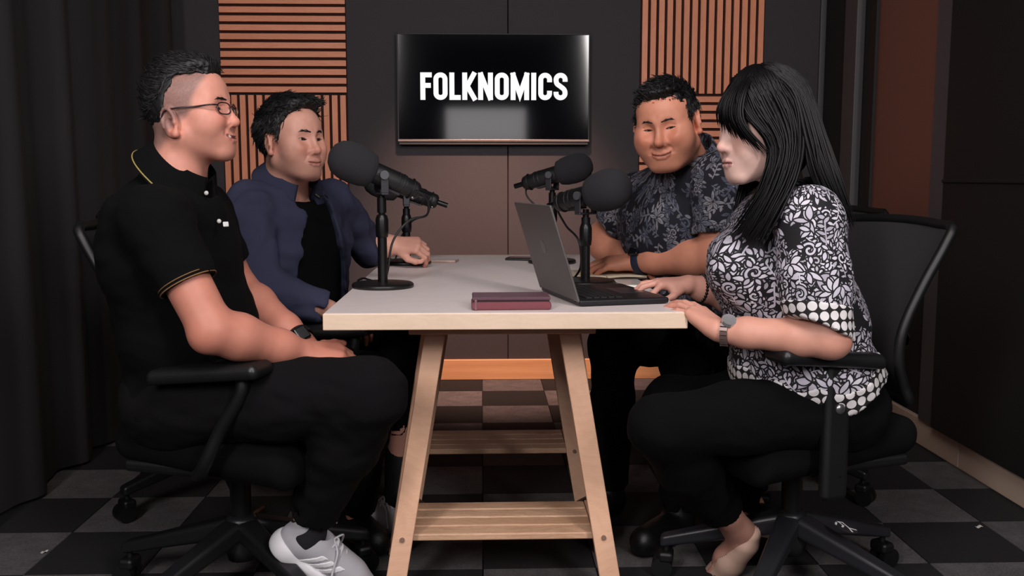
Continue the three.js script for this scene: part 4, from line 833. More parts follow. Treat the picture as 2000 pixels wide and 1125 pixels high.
// ---------------------------------------------------------------- the man in the black polo shirt
{
  const skin = [0.60, 0.265, 0.195], armSkin = [0.52, 0.205, 0.145], yaw = 75, fw = yawDir(yaw), lf = yawDir(yaw + 90), up = [0, 1, 0], axes = [lf, up, fw];
  const base = [-0.66, 0, -2.26], who = person('man with glasses in a black polo shirt, sitting in profile with hands in his lap', base);
  const neck = P(347, 347, 2.17), headAt = P(374, 223, 2.15), hm = headMatrix(headAt, 84, -6, 0, 0.925);
  const toHead = (p) => V3(p).applyMatrix4(hm.clone().invert()).toArray();
  const hl = [[-0.09, -0.04], [-0.04, -0.02], [-0.01, 0.022], [0.01, 0.03], [0.03, 0.036], [0.05, 0.05], [0.07, 0.062], [0.088, 0.07], [0.11, 0.085], [0.16, 0.1]];
  const fade = (x, y, z) => { const b = sstep(0.008, -0.012, z - interp(hl, y)); const top = sstep(-0.035, 0.0, y + (z > 0 ? -0.0 : 0.06 * clamp(-z / 0.06))); return b * top * 0.75; };
  const H = makeHead({ skin, chub: 0.25, smile: 1.0, mouthOpen: 0.38, eyeOpen: 0.5, neckEnd: toHead(add(neck, [0, -0.05, 0])), neck: 0.061, earScale: 1.12, ear: [-0.022, -0.011], stubble: 0.25, fade, fadeColor: [0.10, 0.085, 0.085], gaze: [0.1, 0, 1] });
  const shN = P(303, 430, 2.02), elN = P(415, 645, 1.975), wrN = P(588, 688, 2.1);
  const shF = P(396, 418, 2.36), elF = P(468, 565, 2.42), wrF = P(590, 668, 2.27);
  const armN = armAndHand({ upper: shN, elbow: elN, wrist: wrN, r: [0.052, 0.046, 0.048, 0.03], skin: armSkin, back: [0.1, 0.9, 0.5], thumbSide: [0.5, 0.5, -0.6], point: [-0.012, -0.012, 0.01], elbowRed: true, along: [0.85, -0.1, -0.35], hand: { curl: [[35, 45, 25], [35, 45, 25], [35, 45, 25], [40, 45, 25]] } });
  const armF = armAndHand({ upper: shF, elbow: elF, wrist: wrF, r: [0.05, 0.044, 0.046, 0.029], skin: armSkin, back: [0.3, 0.9, 0.3], thumbSide: [0.3, 0.3, 0.9], along: [0.6, -0.45, 0.55], hand: { curl: [[40, 45, 25], [40, 45, 25], [40, 45, 25], [40, 45, 25]] } });
  // core of the body under the clothes, ankles
  const pelvis = P(372, 775, 2.26), belly = P(368, 640, 2.23), chest = P(334, 500, 2.2);
  const hipN = P(385, 785, 2.14), kneeN = P(722, 768, 2.03), ankN = P(606, 1012, 2.2), hipF = P(385, 775, 2.36), kneeF = P(715, 745, 2.36), ankF = P(700, 985, 2.66);
  const core = new Field();
  core.ell(pelvis, [0.165, 0.11, 0.12], 0.03, axes).ell(belly, [0.15, 0.14, 0.13], 0.05, axes).ell(chest, [0.16, 0.16, 0.115], 0.05, axes).cone(shN, shF, 0.045, 0.045, 0.04).cone(chest, neck, 0.06, 0.05, 0.04);
  core.chain([hipN, kneeN, ankN], [0.065, 0.045, 0.036], 0.03).chain([hipF, kneeF, ankF], [0.065, 0.045, 0.036], 0.03);
  core.cone(ankN, add(ankN, [-0.006, -0.05, 0.0]), 0.036, 0.038, 0.02).cone(ankF, add(ankF, [0.0, -0.08, 0]), 0.036, 0.04, 0.02);
  const coreG = meshField(core, 0.008, { color: () => skin });
  wear('body', [H.geo.applyMatrix4(hm), armN.geo, armF.geo, coreG], skinMat, who);
  // hair: longer swept top over clipped sides
  const top = hairCap({ t: 0.004, tTop: 0.02, lift: 0.004, line: [[-0.09, -0.05], [0.02, -0.03], [0.05, 0.03], [0.068, 0.056], [0.09, 0.078], [0.11, 0.098], [0.16, 0.11]], low: [[-0.12, -0.01], [-0.07, 0.02], [-0.045, 0.035], [-0.02, 0.075], [0.0, 0.085], [0.05, 0.088], [0.09, 0.08]], extra: [[[0, 0.108, 0.03], [0.05, 0.026, 0.05]]], amp: 0.0025, freq: 120, fz: 0.16, cell: 0.0022 });
  const back = hairCap({ t: 0.003, tTop: 0.01, line: [[-0.12, -0.07], [-0.05, -0.052], [0.0, -0.036], [0.04, -0.026], [0.07, -0.008], [0.2, 0.02]], low: [[-0.12, -0.07], [-0.03, -0.065], [0.1, -0.06]], amp: 0.0012, freq: 120 });
  wear('hair', [top, back, hairFuzz(top, 2600, 0.024, (x, y, z) => [0.25 + x * 2, 0.2, z > -0.05 ? -0.9 : -0.3], 0.1, 31), hairFuzz(back, 500, 0.01, () => [0, -1, -0.2], 0.08, 32)].map((g) => g.applyMatrix4(hm)), std(0x090808, 0.6), who);
  wear('eyebrows', [H.brow(1, 0, 1.0), H.brow(-1, 0, 1.0)].map((g) => g.applyMatrix4(hm)), hairMat, who);
  { // glasses
    const G = []; const lens = [];
    for (const s of [-1, 1]) {
      const loop = []; for (let i = 0; i < 20; i++) { const a = i / 20 * 2 * Math.PI, e = 0.72; const cx = Math.sign(Math.cos(a)) * Math.abs(Math.cos(a)) ** e, sy = Math.sign(Math.sin(a)) * Math.abs(Math.sin(a)) ** e; loop.push([s * (0.0335 + 0.0245 * cx), 0.001 + 0.0135 * sy, 0.102 - 0.012 * Math.abs(0.0335 + 0.0245 * cx) / 0.05]); }
      G.push(tube(loop, 0.0016, 60, 8, true));
      G.push(tube([[s * 0.058, 0.008, 0.09], [s * 0.072, 0.009, 0.078], [s * 0.076, 0.008, 0.04], [s * 0.081, 0.009, 0.0], [s * 0.081, 0.005, -0.03], [s * 0.079, -0.012, -0.042]], 0.0021, 30, 8));
      lens.push(new THREE.SphereGeometry(0.024, 20, 12).scale(1, 0.54, 0.04).translate(s * 0.0335, -0.001, 0.094));
    }
    G.push(tube([[-0.0095, 0.004, 0.1005], [0, 0.007, 0.1035], [0.0095, 0.004, 0.1005]], 0.0016, 12, 8));
    const gl = wear('glasses', G.map((g) => g.applyMatrix4(hm)), std(0x2a1c22, 0.3), who);
    lens.forEach((g) => wear('lens', g.applyMatrix4(hm), new THREE.MeshPhysicalMaterial({ color: 0xffffff, roughness: 0.05, transmission: 1, thickness: 0, ior: 1.3 }), gl));
  }
  // polo shirt
  const cloth = cloth3(0x09090a);
  const S = new Field();
  S.ell(pelvis, [0.19, 0.1, 0.15], 0.03, axes).ell(belly, [0.18, 0.16, 0.158], 0.06, axes).ell(chest, [0.19, 0.165, 0.148], 0.06, axes);
  S.ell(P(322, 415, 2.2), [0.16, 0.068, 0.1], 0.06, axes).cone(shN, shF, 0.066, 0.066, 0.05).cone(add(neck, [0, -0.07, 0]), add(neck, [0, -0.035, 0]), 0.085, 0.07, 0.05);
  S.cone(neck, add(neck, [0, 0.16, 0]), 0.061, 0.075, 0.004, 1).cone(add(neck, add(mul(fw, 0.03), [0, -0.035, 0])), add(neck, add(mul(fw, 0.12), [0, 0.12, 0])), 0.045, 0.09, 0.01, 1);
  S.cone(add(neck, add(mul(fw, -0.06), [0, -0.06, 0])), add(neck, add(mul(fw, -0.062), [0, 0.0, 0])), 0.06, 0.022, 0.04).cone(add(neck, add(mul(lf, -0.062), [0, -0.05, 0])), add(neck, add(mul(lf, -0.058), add(mul(fw, -0.04), [0, -0.022, 0]))), 0.02, 0.018, 0.03);
  const sleeve = (sh, el, t, r0, r1) => { const e = mix(sh, el, t), ax = norm(sub(el, sh)); const F = new Field(); F.cone(sh, add(e, mul(ax, 0.03)), r0, r1, 0.03); F.cone(add(e, mul(ax, -0.025)), add(e, mul(ax, 0.1)), r1 - 0.011, r1 - 0.011, 0.003, 1); F.keep((x, y, z) => dot(sub([x, y, z], e), ax), 0.002); return [F, e, ax]; };
  const [SN, eN, axN] = sleeve(shN, elN, 0.60, 0.076, 0.06), [SF, eF, axF] = sleeve(shF, elF, 0.66, 0.072, 0.058);
  const shirtAt = (x, y, z) => smin(smin(S.at(x, y, z), SN.at(x, y, z), 0.02), SF.at(x, y, z), 0.02);
  const fake = { at: shirtAt };
  const sb = S.bounds(0.03), fold = folds(fake, 0.004, 9, 22, 9);
  const shirt = wear('polo_shirt', meshField(fold, 0.006, { lo: [sb[0][0] - 0.05, sb[0][1], sb[0][2] - 0.05], hi: [sb[1][0] + 0.16, sb[1][1], sb[1][2] + 0.08] }), cloth, who);
  const yellow = std(0x9a8a4a, 0.8);
  wear('sleeve_stripe', [ring(add(eN, mul(axN, -0.004)), axN, 0.0615, 0.0014), ring(add(eN, mul(axN, -0.012)), axN, 0.0617, 0.0011)], std(0x7c5a36, 0.8), shirt, 'thin mustard stripe');
  const cu = norm(sub(headAt, add(neck, [0, -0.1, 0]))), cuu = norm(add(mul(up, 1), mul(fw, 0.6)));
  const C = collar({ c: add(neck, add(mul(fw, 0.002), [0, 0.01, 0])), front: fw, side: lf, up: cuu, rf: 0.066, rs: 0.064, h: 0.048, drop: 0.052, point: 0.03, flare: 0.026, gap: 10, tiltUp: 0.0 });
  wear('collar', C.geo, cloth, shirt);
  wear('collar_stripe', tube(C.edge.filter((_, i) => i % 2 === 0), 0.0016, 90, 6), yellow, shirt, 'pale yellow edge stripe');
  for (const [px, py] of [[403, 377], [428, 432]]) wear('button', new THREE.SphereGeometry(0.005, 14, 10).scale(1, 1, 0.6).translate(...add(P(px, py, 2.11), [0, 0, 0])), std(0xb8b8b4, 0.35), shirt);
  { const e = P(441, 438, 2.07); wear('chest_emblem', faceBox(e, [0.75, 0.15, 0.7], up, 0.013, 0.011, 0.004, 0.0045), std(0xd8d8d8, 0.5), shirt, 'small pale chest emblem'); }
  // trousers
  const T = trousersField({ pelvis, pr: [0.19, 0.13, 0.15], axes, legs: [{ hip: hipN, knee: kneeN, ankle: mix(kneeN, ankN, 0.94), rt: [0.098, 0.092, 0.076], rs: [0.075, 0.074, 0.06], hem: 0.05 }, { hip: hipF, knee: kneeF, ankle: ankF, rt: [0.095, 0.088, 0.073], rs: [0.07, 0.064, 0.054], hem: 0.046 }] });
  wear('trousers', meshField(folds(T, 0.005, 12, 26, 12), 0.007, { pad: 0.02 }), cloth3(0x0e0d0f), who);
  // watch on the far wrist
  const wax = norm(sub(wrF, elF)), wc = add(wrF, mul(wax, -0.012));
  const w = wear('watch', [band(wc, wax, 0.033, 0.022, 0.003)], std(0x141416, 0.5), who);
  wear('watch_case', faceBox(add(wc, mul(norm([0.35, 0.55, 0.75]), 0.036)), [0.35, 0.55, 0.75], wax, 0.032, 0.036, 0.009, 0.004), std(0x0b0b0d, 0.2), w);
  // shoes
  const sockMat = std(0x17151a, 0.9);
  const shoe = (heel, toe, sideUp, shadedFar) => {
    const z = norm(sub(toe, heel)), x0 = norm(cross(sideUp, z)), y = cross(z, x0), L = 0.3, k = 1;
    const m = new THREE.Matrix4().makeBasis(V3(x0), V3(y), V3(z)).setPosition(V3(heel));
    const U = new Field();
    U.ell([0, 0.05, 0.05], [0.036, 0.055, 0.05], 0.01).cone([0, 0.055, 0.06], [0.004, 0.05, 0.2], 0.036, 0.04, 0.03).ell([0.003, 0.04, 0.235], [0.045, 0.032, 0.062], 0.03).cone([0, 0.075, 0.1], [0, 0.06, 0.17], 0.03, 0.026, 0.03).ell([0, 0.098, 0.03], [0.032, 0.03, 0.022], 0.02);
    const upper = new Field(); upper.ops = U.ops.slice();
    upper.ell([0, 0.125, 0.062], [0.027, 0.065, 0.042], 0.006, null, 1); upper.keep((a, b) => 0.018 - b, 0.003);
    const So = new Field();
    So.cone([0, 0.014, 0.045], [0, 0.012, 0.12], 0.04, 0.037, 0.03).cone([0, 0.012, 0.12], [0.004, 0.014, 0.235], 0.037, 0.047, 0.03).ell([0.004, 0.02, 0.25], [0.046, 0.02, 0.058], 0.02).ball([0, 0.02, 0.035], 0.042, 0.02);
    So.keep((a, b, c) => b - (0.03 + 0.012 * sstep(0.14, 0.0, c) + 0.004 * sstep(0.2, 0.3, c)), 0.004).keep((a, b, c) => -0.002 - b + 0.012 * sstep(0.22, 0.3, c), 0.004);
    const fab = std(shadedFar ? 0x8f8d92 : 0xb2b0b6, 0.75, { bumpMap: rep(weave, 1, 1), bumpScale: 0.0005 }), white = std(0xe6e4e8, 0.5);  // far shoe has its shade put into a darker fabric colour
    const s = wear('shoe', meshField(upper, 0.003).applyMatrix4(m), fab, who);
    wear('sole', meshField(So, 0.0035).applyMatrix4(m), white, s);
    const st = (c0) => { const F = new Field(); F.ops = U.ops.map((o) => ({ ...o, f: (a, b, c) => o.f(a, b, c) - 0.0018 })); F.keep((a, b, c) => Math.abs((c - c0) * 0.8 - (b - 0.05) * 0.62) - 0.0072, 0.001); F.keep((a, b, c) => Math.abs(b - 0.052) - 0.024, 0.002); F.keep((a) => 0.012 - a * (shadedFar ? 1 : -1) , 0.001); return meshField(F, 0.0025).applyMatrix4(m); };
    for (const c0 of [0.095, 0.12, 0.145]) wear('stripe', st(c0), white, s);
    const laces = []; for (let i = 0; i < 5; i++) { const c = 0.115 + i * 0.017, b = 0.108 - i * 0.0065; laces.push(tube([[-0.022, b - 0.012, c], [0, b + 0.0, c + 0.006], [0.022, b - 0.012, c + 0.012]], 0.003, 12, 6), tube([[0.022, b - 0.012, c], [0, b + 0.002, c + 0.006], [-0.022, b - 0.012, c + 0.012]], 0.003, 12, 6)); }
    laces.push(tube([[0, 0.105, 0.11], [-0.03, 0.1, 0.13], [-0.045, 0.06, 0.15], [-0.05, 0.05, 0.155]], 0.0028, 16, 6), tube([[0, 0.105, 0.11], [0.02, 0.115, 0.125], [0.04, 0.09, 0.14], [0.05, 0.06, 0.15]], 0.0028, 16, 6));
    wear('laces', laces.map((g) => g.applyMatrix4(m)), std(0xc8c6ca, 0.7), s);
    return m;
  };
  const shN2 = shoe(P(528, 1058, 2.2), P(748, 1204, 2.26), [0.55, 0.8, 0.22], false);
  shoe(P(645, 1022, 2.7), P(752, 1052, 2.74), [0, 1, 0.05], true);
  const sock = (a, b) => { const F = new Field(); F.chain([a, mix(a, b, 0.5), b], [0.041, 0.042, 0.04], 0.02); return meshField(F, 0.005); };
  wear('sock', sock(P(604, 1024, 2.2), P(596, 1058, 2.2)), sockMat, who);
}
// ---------------------------------------------------------------- the man in the navy jacket
{
  const skin = [0.57, 0.285, 0.215], yaw = 46, fw = yawDir(yaw), lf = yawDir(yaw + 90), up = [0, 1, 0], axes = [lf, up, fw];
  const pelvis = P(548, 690, 2.95), base = [pelvis[0], 0, pelvis[2]], who = person('man in an open navy jacket over a black t-shirt, resting one hand on the table', base);
  const neck = P(566, 362, 2.86), headAt = P(571, 278, 2.82), hm = headMatrix(headAt, 53, -3, 0, 0.98);
  const toHead = (p) => V3(p).applyMatrix4(hm.clone().invert()).toArray();
  const H = makeHead({ skin, chub: 0.55, smile: 0.55, eyeOpen: 0.55, neckEnd: toHead(add(neck, [0, -0.06, 0])), neck: 0.058, ear: [-0.008, 0.0], stubble: 0.12, gaze: [0.15, 0, 1] });
  const shN = P(487, 404, 2.74), elN = P(503, 560, 2.62), wrN = P(640, 604, 2.66);
  const shF = P(648, 394, 3.0), elF = P(722, 484, 3.16), wrF = P(768, 478, 3.14);
  const armN = armAndHand({ elbow: elN, wrist: wrN, skin, back: [0.2, 0.9, 0.4], thumbSide: [0.2, 0.4, -0.8], along: [0.8, -0.35, -0.2], hand: { scale: 0.97 }, cell: 0.005 });
  const armF = armAndHand({ elbow: elF, wrist: wrF, r: [0.05, 0.042, 0.042, 0.029], skin, back: [-0.35, 0.75, 0.6], thumbSide: [0.2, 0.5, 0.8], along: [0.96, 0.0, 0.28], hand: { scale: 0.97, curl: [[50, 45, 25], [55, 45, 30], [55, 45, 30], [55, 45, 30]], thumb: [[0.03, 0.035, -0.01], [0.046, 0.06, -0.02], [0.048, 0.085, -0.03], [0.042, 0.104, -0.036]] } });
  const chest = P(578, 480, 2.88), belly = P(572, 580, 2.9);
  const dn = (p, f, s, y) => { const q = add(p, add(mul(fw, f), mul(lf, s))); return [q[0], y, q[2]]; };
  const hipR = dn(pelvis, 0.02, -0.1, 0.55), hipL = dn(pelvis, 0.02, 0.1, 0.55), kneeR = dn(pelvis, 0.43, -0.11, 0.55), kneeL = dn(pelvis, 0.43, 0.12, 0.55), ankR = [kneeR[0] + 0.02, 0.17, kneeR[2] - 0.12], ankL = [kneeL[0] - 0.02, 0.17, kneeL[2] - 0.12];
  const core = new Field();
  core.ell(pelvis, [0.15, 0.11, 0.11], 0.03, axes).ell(belly, [0.14, 0.13, 0.1], 0.05, axes).ell(chest, [0.15, 0.15, 0.095], 0.05, axes).cone(shN, shF, 0.045, 0.045, 0.04).cone(chest, neck, 0.06, 0.05, 0.04).cone(shN, elN, 0.042, 0.038, 0.02).cone(shF, elF, 0.042, 0.038, 0.02);
  for (const [h, k, a] of [[hipR, kneeR, ankR], [hipL, kneeL, ankL]]) core.chain([h, k, a, add(a, [0, -0.08, 0])], [0.06, 0.044, 0.036, 0.036], 0.03);
  wear('body', [H.geo.applyMatrix4(hm), armN.geo, armF.geo, meshField(core, 0.009, { color: () => skin })], skinMat, who);
  const cap = hairCap({ t: 0.012, tTop: 0.019, lift: 0.003, line: [[-0.09, -0.045], [-0.03, 0.0], [-0.012, 0.018], [0.02, 0.03], [0.045, 0.038], [0.07, 0.05], [0.09, 0.066], [0.108, 0.092], [0.16, 0.11]], low: [[-0.12, -0.07], [-0.04, -0.055], [0.0, -0.02], [0.03, -0.012], [0.1, -0.01]], extra: [[[0.015, 0.112, 0.045], [0.055, 0.022, 0.042]], [[0, 0.04, -0.06], [0.083, 0.07, 0.055]]], amp: 0.003, freq: 110, fz: 0.2, cell: 0.0022 });
  wear('hair', [cap, hairFuzz(cap, 2600, 0.026, (x, y, z) => [x * 6 + 0.2, y > 0.07 ? 0.1 : -0.8, y > 0.07 ? 0.7 : -0.5], 0.09, 41)].map((g) => g.applyMatrix4(hm)), std(0x090808, 0.58), who);
  wear('eyebrows', [H.brow(1, 0.001, 1.1), H.brow(-1, 0.001, 1.1)].map((g) => g.applyMatrix4(hm)), hairMat, who);
  // t-shirt
  const black = cloth3(0x070708), Tn = new Field();
  Tn.ell(pelvis, [0.17, 0.12, 0.125], 0.03, axes).ell(belly, [0.158, 0.15, 0.118], 0.06, axes).ell(chest, [0.168, 0.165, 0.112], 0.06, axes).ell(P(568, 420, 2.87), [0.15, 0.05, 0.085], 0.04, axes).cone(add(neck, [0, -0.1, 0]), add(neck, [0, -0.06, 0]), 0.08, 0.07, 0.04);
  Tn.cone(add(neck, add(mul(fw, 0.016), [0, -0.03, 0])), add(neck, [0, 0.16, 0]), 0.06, 0.08, 0.004, 1).cone(add(neck, add(mul(fw, 0.04), [0, -0.012, 0])), add(neck, add(mul(fw, 0.14), [0, 0.15, 0])), 0.045, 0.1, 0.01, 1);
  wear('t_shirt', meshField(Tn, 0.008), black, who);
  // jacket: open down the front
  const J = new Field();
  J.ell(pelvis, [0.2, 0.13, 0.155], 0.03, axes).ell(belly, [0.18, 0.16, 0.142], 0.06, axes).ell(chest, [0.188, 0.175, 0.134], 0.06, axes).ell(P(566, 414, 2.87), [0.17, 0.052, 0.095], 0.05, axes).cone(shN, shF, 0.062, 0.062, 0.04);
  J.cone(add(neck, [0, -0.1, 0]), add(neck, [0, -0.06, 0]), 0.09, 0.075, 0.05);
  J.cone(add(neck, add(mul(fw, 0.02), [0, -0.05, 0])), add(neck, [0, 0.16, 0]), 0.066, 0.085, 0.004, 1).cone(add(neck, add(mul(fw, 0.04), [0, -0.06, 0])), add(neck, add(mul(fw, 0.14), [0, 0.1, 0])), 0.055, 0.1, 0.01, 1);
  const open = (x, y, z) => { const q = sub([x, y, z], chest), f = dot(q, fw), s = dot(q, lf), u = y - chest[1], w = 0.045 + 0.1 * clamp((0.14 - u) / 0.5); return Math.max(Math.abs(s - 0.01 - 0.03 * clamp(-u / 0.3)) - w, 0.015 - f); };
  J.carve(open, chest, 1.2, 0.006);
  const arm = (sh, el, wr, r, cut) => { const F = new Field(), e = mix(el, wr, cut); F.chain([sh, el, e], r, 0.035); if (cut > 0.2) { const ax = norm(sub(wr, el)); F.cone(add(e, mul(ax, -0.02)), add(e, mul(ax, 0.1)), r[2] - 0.016, r[2] - 0.016, 0.003, 1); F.keep((x, y, z) => { const q = sub([x, y, z], e); return len(q) < 0.12 ? dot(q, ax) : -0.05; }, 0.002); } return F; };
  const AN = arm(shN, elN, wrN, [0.074, 0.062, 0.05], 0.95), AF = arm(shF, elF, wrF, [0.07, 0.058, 0.052], 0.5);
  const all = { at: (x, y, z) => smin(smin(J.at(x, y, z), AN.at(x, y, z), 0.025), AF.at(x, y, z), 0.025), bounds: () => { const b = [J.bounds(0.02), AN.bounds(0.02), AF.bounds(0.02)]; return [[0, 1, 2].map((i) => Math.min(...b.map((q) => q[0][i]))), [0, 1, 2].map((i) => Math.max(...b.map((q) => q[1][i])))]; } };
  const navy = cloth3(0x34364a);
  const jacket = wear('jacket', meshField(folds(all, 0.009, 10, 18, 10), 0.0065), navy, who);
  const C = collar({ c: add(neck, add(mul(fw, 0.004), [0, 0.008, 0])), front: fw, side: lf, up: norm(add(up, mul(fw, 0.58))), rf: 0.072, rs: 0.07, h: 0.05, drop: 0.05, point: 0.05, flare: 0.026, gap: 22, tiltUp: 0.0, thick: 0.005 });
  wear('collar', C.geo, navy, jacket);
  { const m = P(620, 383, 2.73); wear('clip_microphone', [new THREE.CapsuleGeometry(0.005, 0.012, 6, 12).rotateZ(0.9).translate(...m), tube([add(m, [0.006, 0, 0]), add(m, [0.02, 0.004, 0.0]), add(m, [0.028, -0.006, -0.01])], 0.002, 12, 6)], std(0x08080a, 0.5), jacket, 'small black clip-on microphone'); }
  const T = trousersField({ pelvis, pr: [0.175, 0.125, 0.14], axes, legs: [{ hip: hipR, knee: kneeR, ankle: add(ankR, [0, 0.12, 0.03]), rt: [0.09, 0.08, 0.066], rs: [0.064, 0.058, 0.05], hem: 0.042 }, { hip: hipL, knee: kneeL, ankle: add(ankL, [0, 0.12, 0.03]), rt: [0.09, 0.08, 0.066], rs: [0.064, 0.058, 0.05], hem: 0.042 }] });
  wear('trousers', meshField(folds(T, 0.004, 12, 26, 12), 0.009, { pad: 0.02 }), cloth3(0x0b0c0f), who);
  for (const a of [ankR, ankL]) { const F = new Field(), f = [0.5, 0, 0.86]; F.cone([a[0], 0.05, a[2]], add([a[0], 0.04, a[2]], mul(f, 0.17)), 0.045, 0.04, 0.02).cone([a[0], 0.05, a[2]], [a[0], 0.23, a[2] + 0.01], 0.045, 0.041, 0.02); F.keep((x, y) => 0.004 - y, 0.004); wear('shoe', meshField(F, 0.006), std(0x101012, 0.5), who); }
}
// ---------------------------------------------------------------- the man in the dark floral shirt
{
  const skin = [0.57, 0.235, 0.15], yaw = -48, fw = yawDir(yaw), lf = yawDir(yaw + 90), up = [0, 1, 0], axes = [lf, up, fw];
  const pelvis = P(1420, 690, 2.98), base = [pelvis[0], 0, pelvis[2]], who = person('smiling man in a dark floral shirt leaning on the table with crossed hands', base);
  const neck = P(1334, 322, 2.76), headAt = P(1303, 246, 2.66), hm = headMatrix(headAt, -26, 11, 6, 1.01);
  const toHead = (p) => V3(p).applyMatrix4(hm.clone().invert()).toArray();
  const H = makeHead({ skin, chub: 1.15, smile: 1.0, eyeOpen: 0.2, neckEnd: toHead(add(neck, [0.03, -0.03, -0.02])), neck: 0.066, stubble: 0.05, gaze: [0.1, -0.1, 1], lipStrength: 0.6 });
  const shL = P(1408, 352, 2.62), elL = P(1404, 500, 2.6), wrL = P(1247, 508, 2.79);
  const shR = P(1250, 388, 2.95), elR = P(1176, 470, 3.03), wrR = P(1224, 512, 2.9);
  const armL = armAndHand({ upper: shL, elbow: elL, wrist: wrL, r: [0.06, 0.056, 0.055, 0.036], skin, back: [-0.1, 1, 0.25], thumbSide: [-0.3, 0, -0.9], along: [-0.92, -0.1, -0.2], point: [0.01, -0.01, 0.0], hand: { scale: 1.03, thin: 1.08, curl: [[12, 15, 10], [14, 15, 10], [16, 18, 10], [18, 20, 10]] } });
  const armR = armAndHand({ upper: shR, elbow: elR, wrist: wrR, r: [0.058, 0.054, 0.053, 0.036], skin, back: [0, 1, 0.1], thumbSide: [-0.4, 0, -0.8], along: [0.4, -0.12, 0.7], hand: { scale: 1.0, thin: 1.08, curl: [[10, 15, 10], [10, 15, 10], [12, 15, 10], [12, 15, 10]] } });
  const chest = P(1325, 440, 2.8), belly = P(1370, 560, 2.88);
  const dn = (f, s, y) => { const q = add(pelvis, add(mul(fw, f), mul(lf, s))); return [q[0], y, q[2]]; };
  const hipR = dn(0.02, -0.12, 0.56), hipL = dn(0.02, 0.12, 0.56), kneeR = dn(0.42, -0.12, 0.55), kneeL = dn(0.42, 0.14, 0.55), ankR = [kneeR[0], 0.1, kneeR[2] - 0.05], ankL = [kneeL[0], 0.1, kneeL[2] - 0.05];
  const core = new Field();
  core.ell(pelvis, [0.17, 0.11, 0.14], 0.03, axes).ell(belly, [0.17, 0.13, 0.14], 0.05, axes).ell(chest, [0.165, 0.14, 0.11], 0.05, axes).cone(shL, shR, 0.045, 0.045, 0.04).cone(chest, neck, 0.06, 0.05, 0.04);
  for (const [h, k, a] of [[hipR, kneeR, ankR], [hipL, kneeL, ankL]]) core.chain([h, k, a, add(a, [0, -0.04, 0])], [0.06, 0.044, 0.036, 0.036], 0.03);
  wear('body', [H.geo.applyMatrix4(hm), armL.geo, armR.geo, meshField(core, 0.009, { color: () => skin })], skinMat, who);
  const cap = hairCap({ t: 0.009, tTop: 0.007, lift: 0.0, line: [[-0.09, -0.045], [-0.03, 0.0], [-0.01, 0.016], [0.02, 0.03], [0.045, 0.042], [0.07, 0.06], [0.082, 0.076], [0.1, 0.098], [0.16, 0.115]], low: [[-0.12, -0.06], [-0.04, -0.045], [0.0, -0.01], [0.03, 0.0], [0.1, 0.01]], extra: [[[0.0, 0.102, 0.04], [0.058, 0.02, 0.046]]], amp: 0.004, freq: 75, fy: 0.5, fz: 0.5, cell: 0.0023 });
  wear('hair', [cap, hairFuzz(cap, 3000, 0.02, (x, y, z) => [x * 8 - 0.3, y > 0.06 ? 0.5 : -0.8, 0.5], 0.4, 51, 0.001, 0.6)].map((g) => g.applyMatrix4(hm)), std(0x080707, 0.6), who);
  wear('eyebrows', [H.brow(1, 0.001, 0.95), H.brow(-1, 0.001, 0.95)].map((g) => g.applyMatrix4(hm)), std(0x150f0d, 0.6), who);
  // shirt
  const S = new Field();
  S.ell(pelvis, [0.22, 0.13, 0.19], 0.03, axes).ell(belly, [0.215, 0.16, 0.185], 0.06, axes).ell(chest, [0.2, 0.17, 0.15], 0.06, axes).ell(P(1380, 347, 2.84), [0.2, 0.085, 0.12], 0.06, axes).cone(shL, shR, 0.078, 0.075, 0.05).cone(add(neck, [0.03, -0.08, -0.02]), add(neck, [0.015, -0.03, -0.01]), 0.1, 0.082, 0.05);
  S.cone(neck, add(neck, [-0.06, 0.14, 0.05]), 0.072, 0.09, 0.004, 1);
  const sleeve = (sh, el, t, r0, r1) => { const e = mix(sh, el, t), ax = norm(sub(el, sh)); const F = new Field(); F.cone(sh, add(e, mul(ax, 0.03)), r0, r1, 0.03); F.cone(add(e, mul(ax, -0.02)), add(e, mul(ax, 0.1)), r1 - 0.01, r1 - 0.01, 0.003, 1); F.keep((x, y, z) => dot(sub([x, y, z], e), ax), 0.002); return F; };
  const tex = batik(1024, 1024, { ground: '#0d0e1a', inks: ['#5a5c68', '#6d6d76', '#474a5a', '#7c7a80'], count: 72, size: 125, outline: 12, seed: 71, veins: true });
  const cloth = std(0xffffff, 0.85, { map: tex, bumpMap: rep(weave, 8, 8), bumpScale: 0.0003 });
  const spine = norm(sub(P(1372, 352, 2.84), pelvis));
  const torso = meshField(folds(S, 0.005, 10, 20, 10), 0.0065);
  const shirt = wear('floral_shirt', wrapUV(torso, chest, spine, mul(fw, -1), 4, 0.3), cloth, who);
  for (const [sh, el, t, n] of [[shL, elL, 0.72, 2], [shR, elR, 0.66, 2]]) wear('sleeve', wrapUV(meshField(folds(sleeve(sh, el, t, 0.086, 0.078), 0.004, 10, 20, 10), 0.006), sh, sub(el, sh), [0, 0, -1], n, 0.26), cloth, shirt);
  const C = collar({ c: add(neck, [0.006, 0.0, -0.004]), front: fw, side: lf, up: norm([-0.25, 1, 0.2]), rf: 0.082, rs: 0.082, h: 0.05, drop: 0.045, point: 0.05, flare: 0.018, gap: 16, tiltUp: 0.02, thick: 0.005 });
  wear('collar', C.geo, std(0xffffff, 0.85, { map: rep(tex, 1, 1) }), shirt);
  const T = trousersField({ pelvis, pr: [0.2, 0.13, 0.17], axes, legs: [{ hip: hipR, knee: kneeR, ankle: ankR, rt: [0.1, 0.09, 0.072], rs: [0.07, 0.062, 0.056], hem: 0.046 }, { hip: hipL, knee: kneeL, ankle: ankL, rt: [0.1, 0.09, 0.072], rs: [0.07, 0.062, 0.056], hem: 0.046 }] });
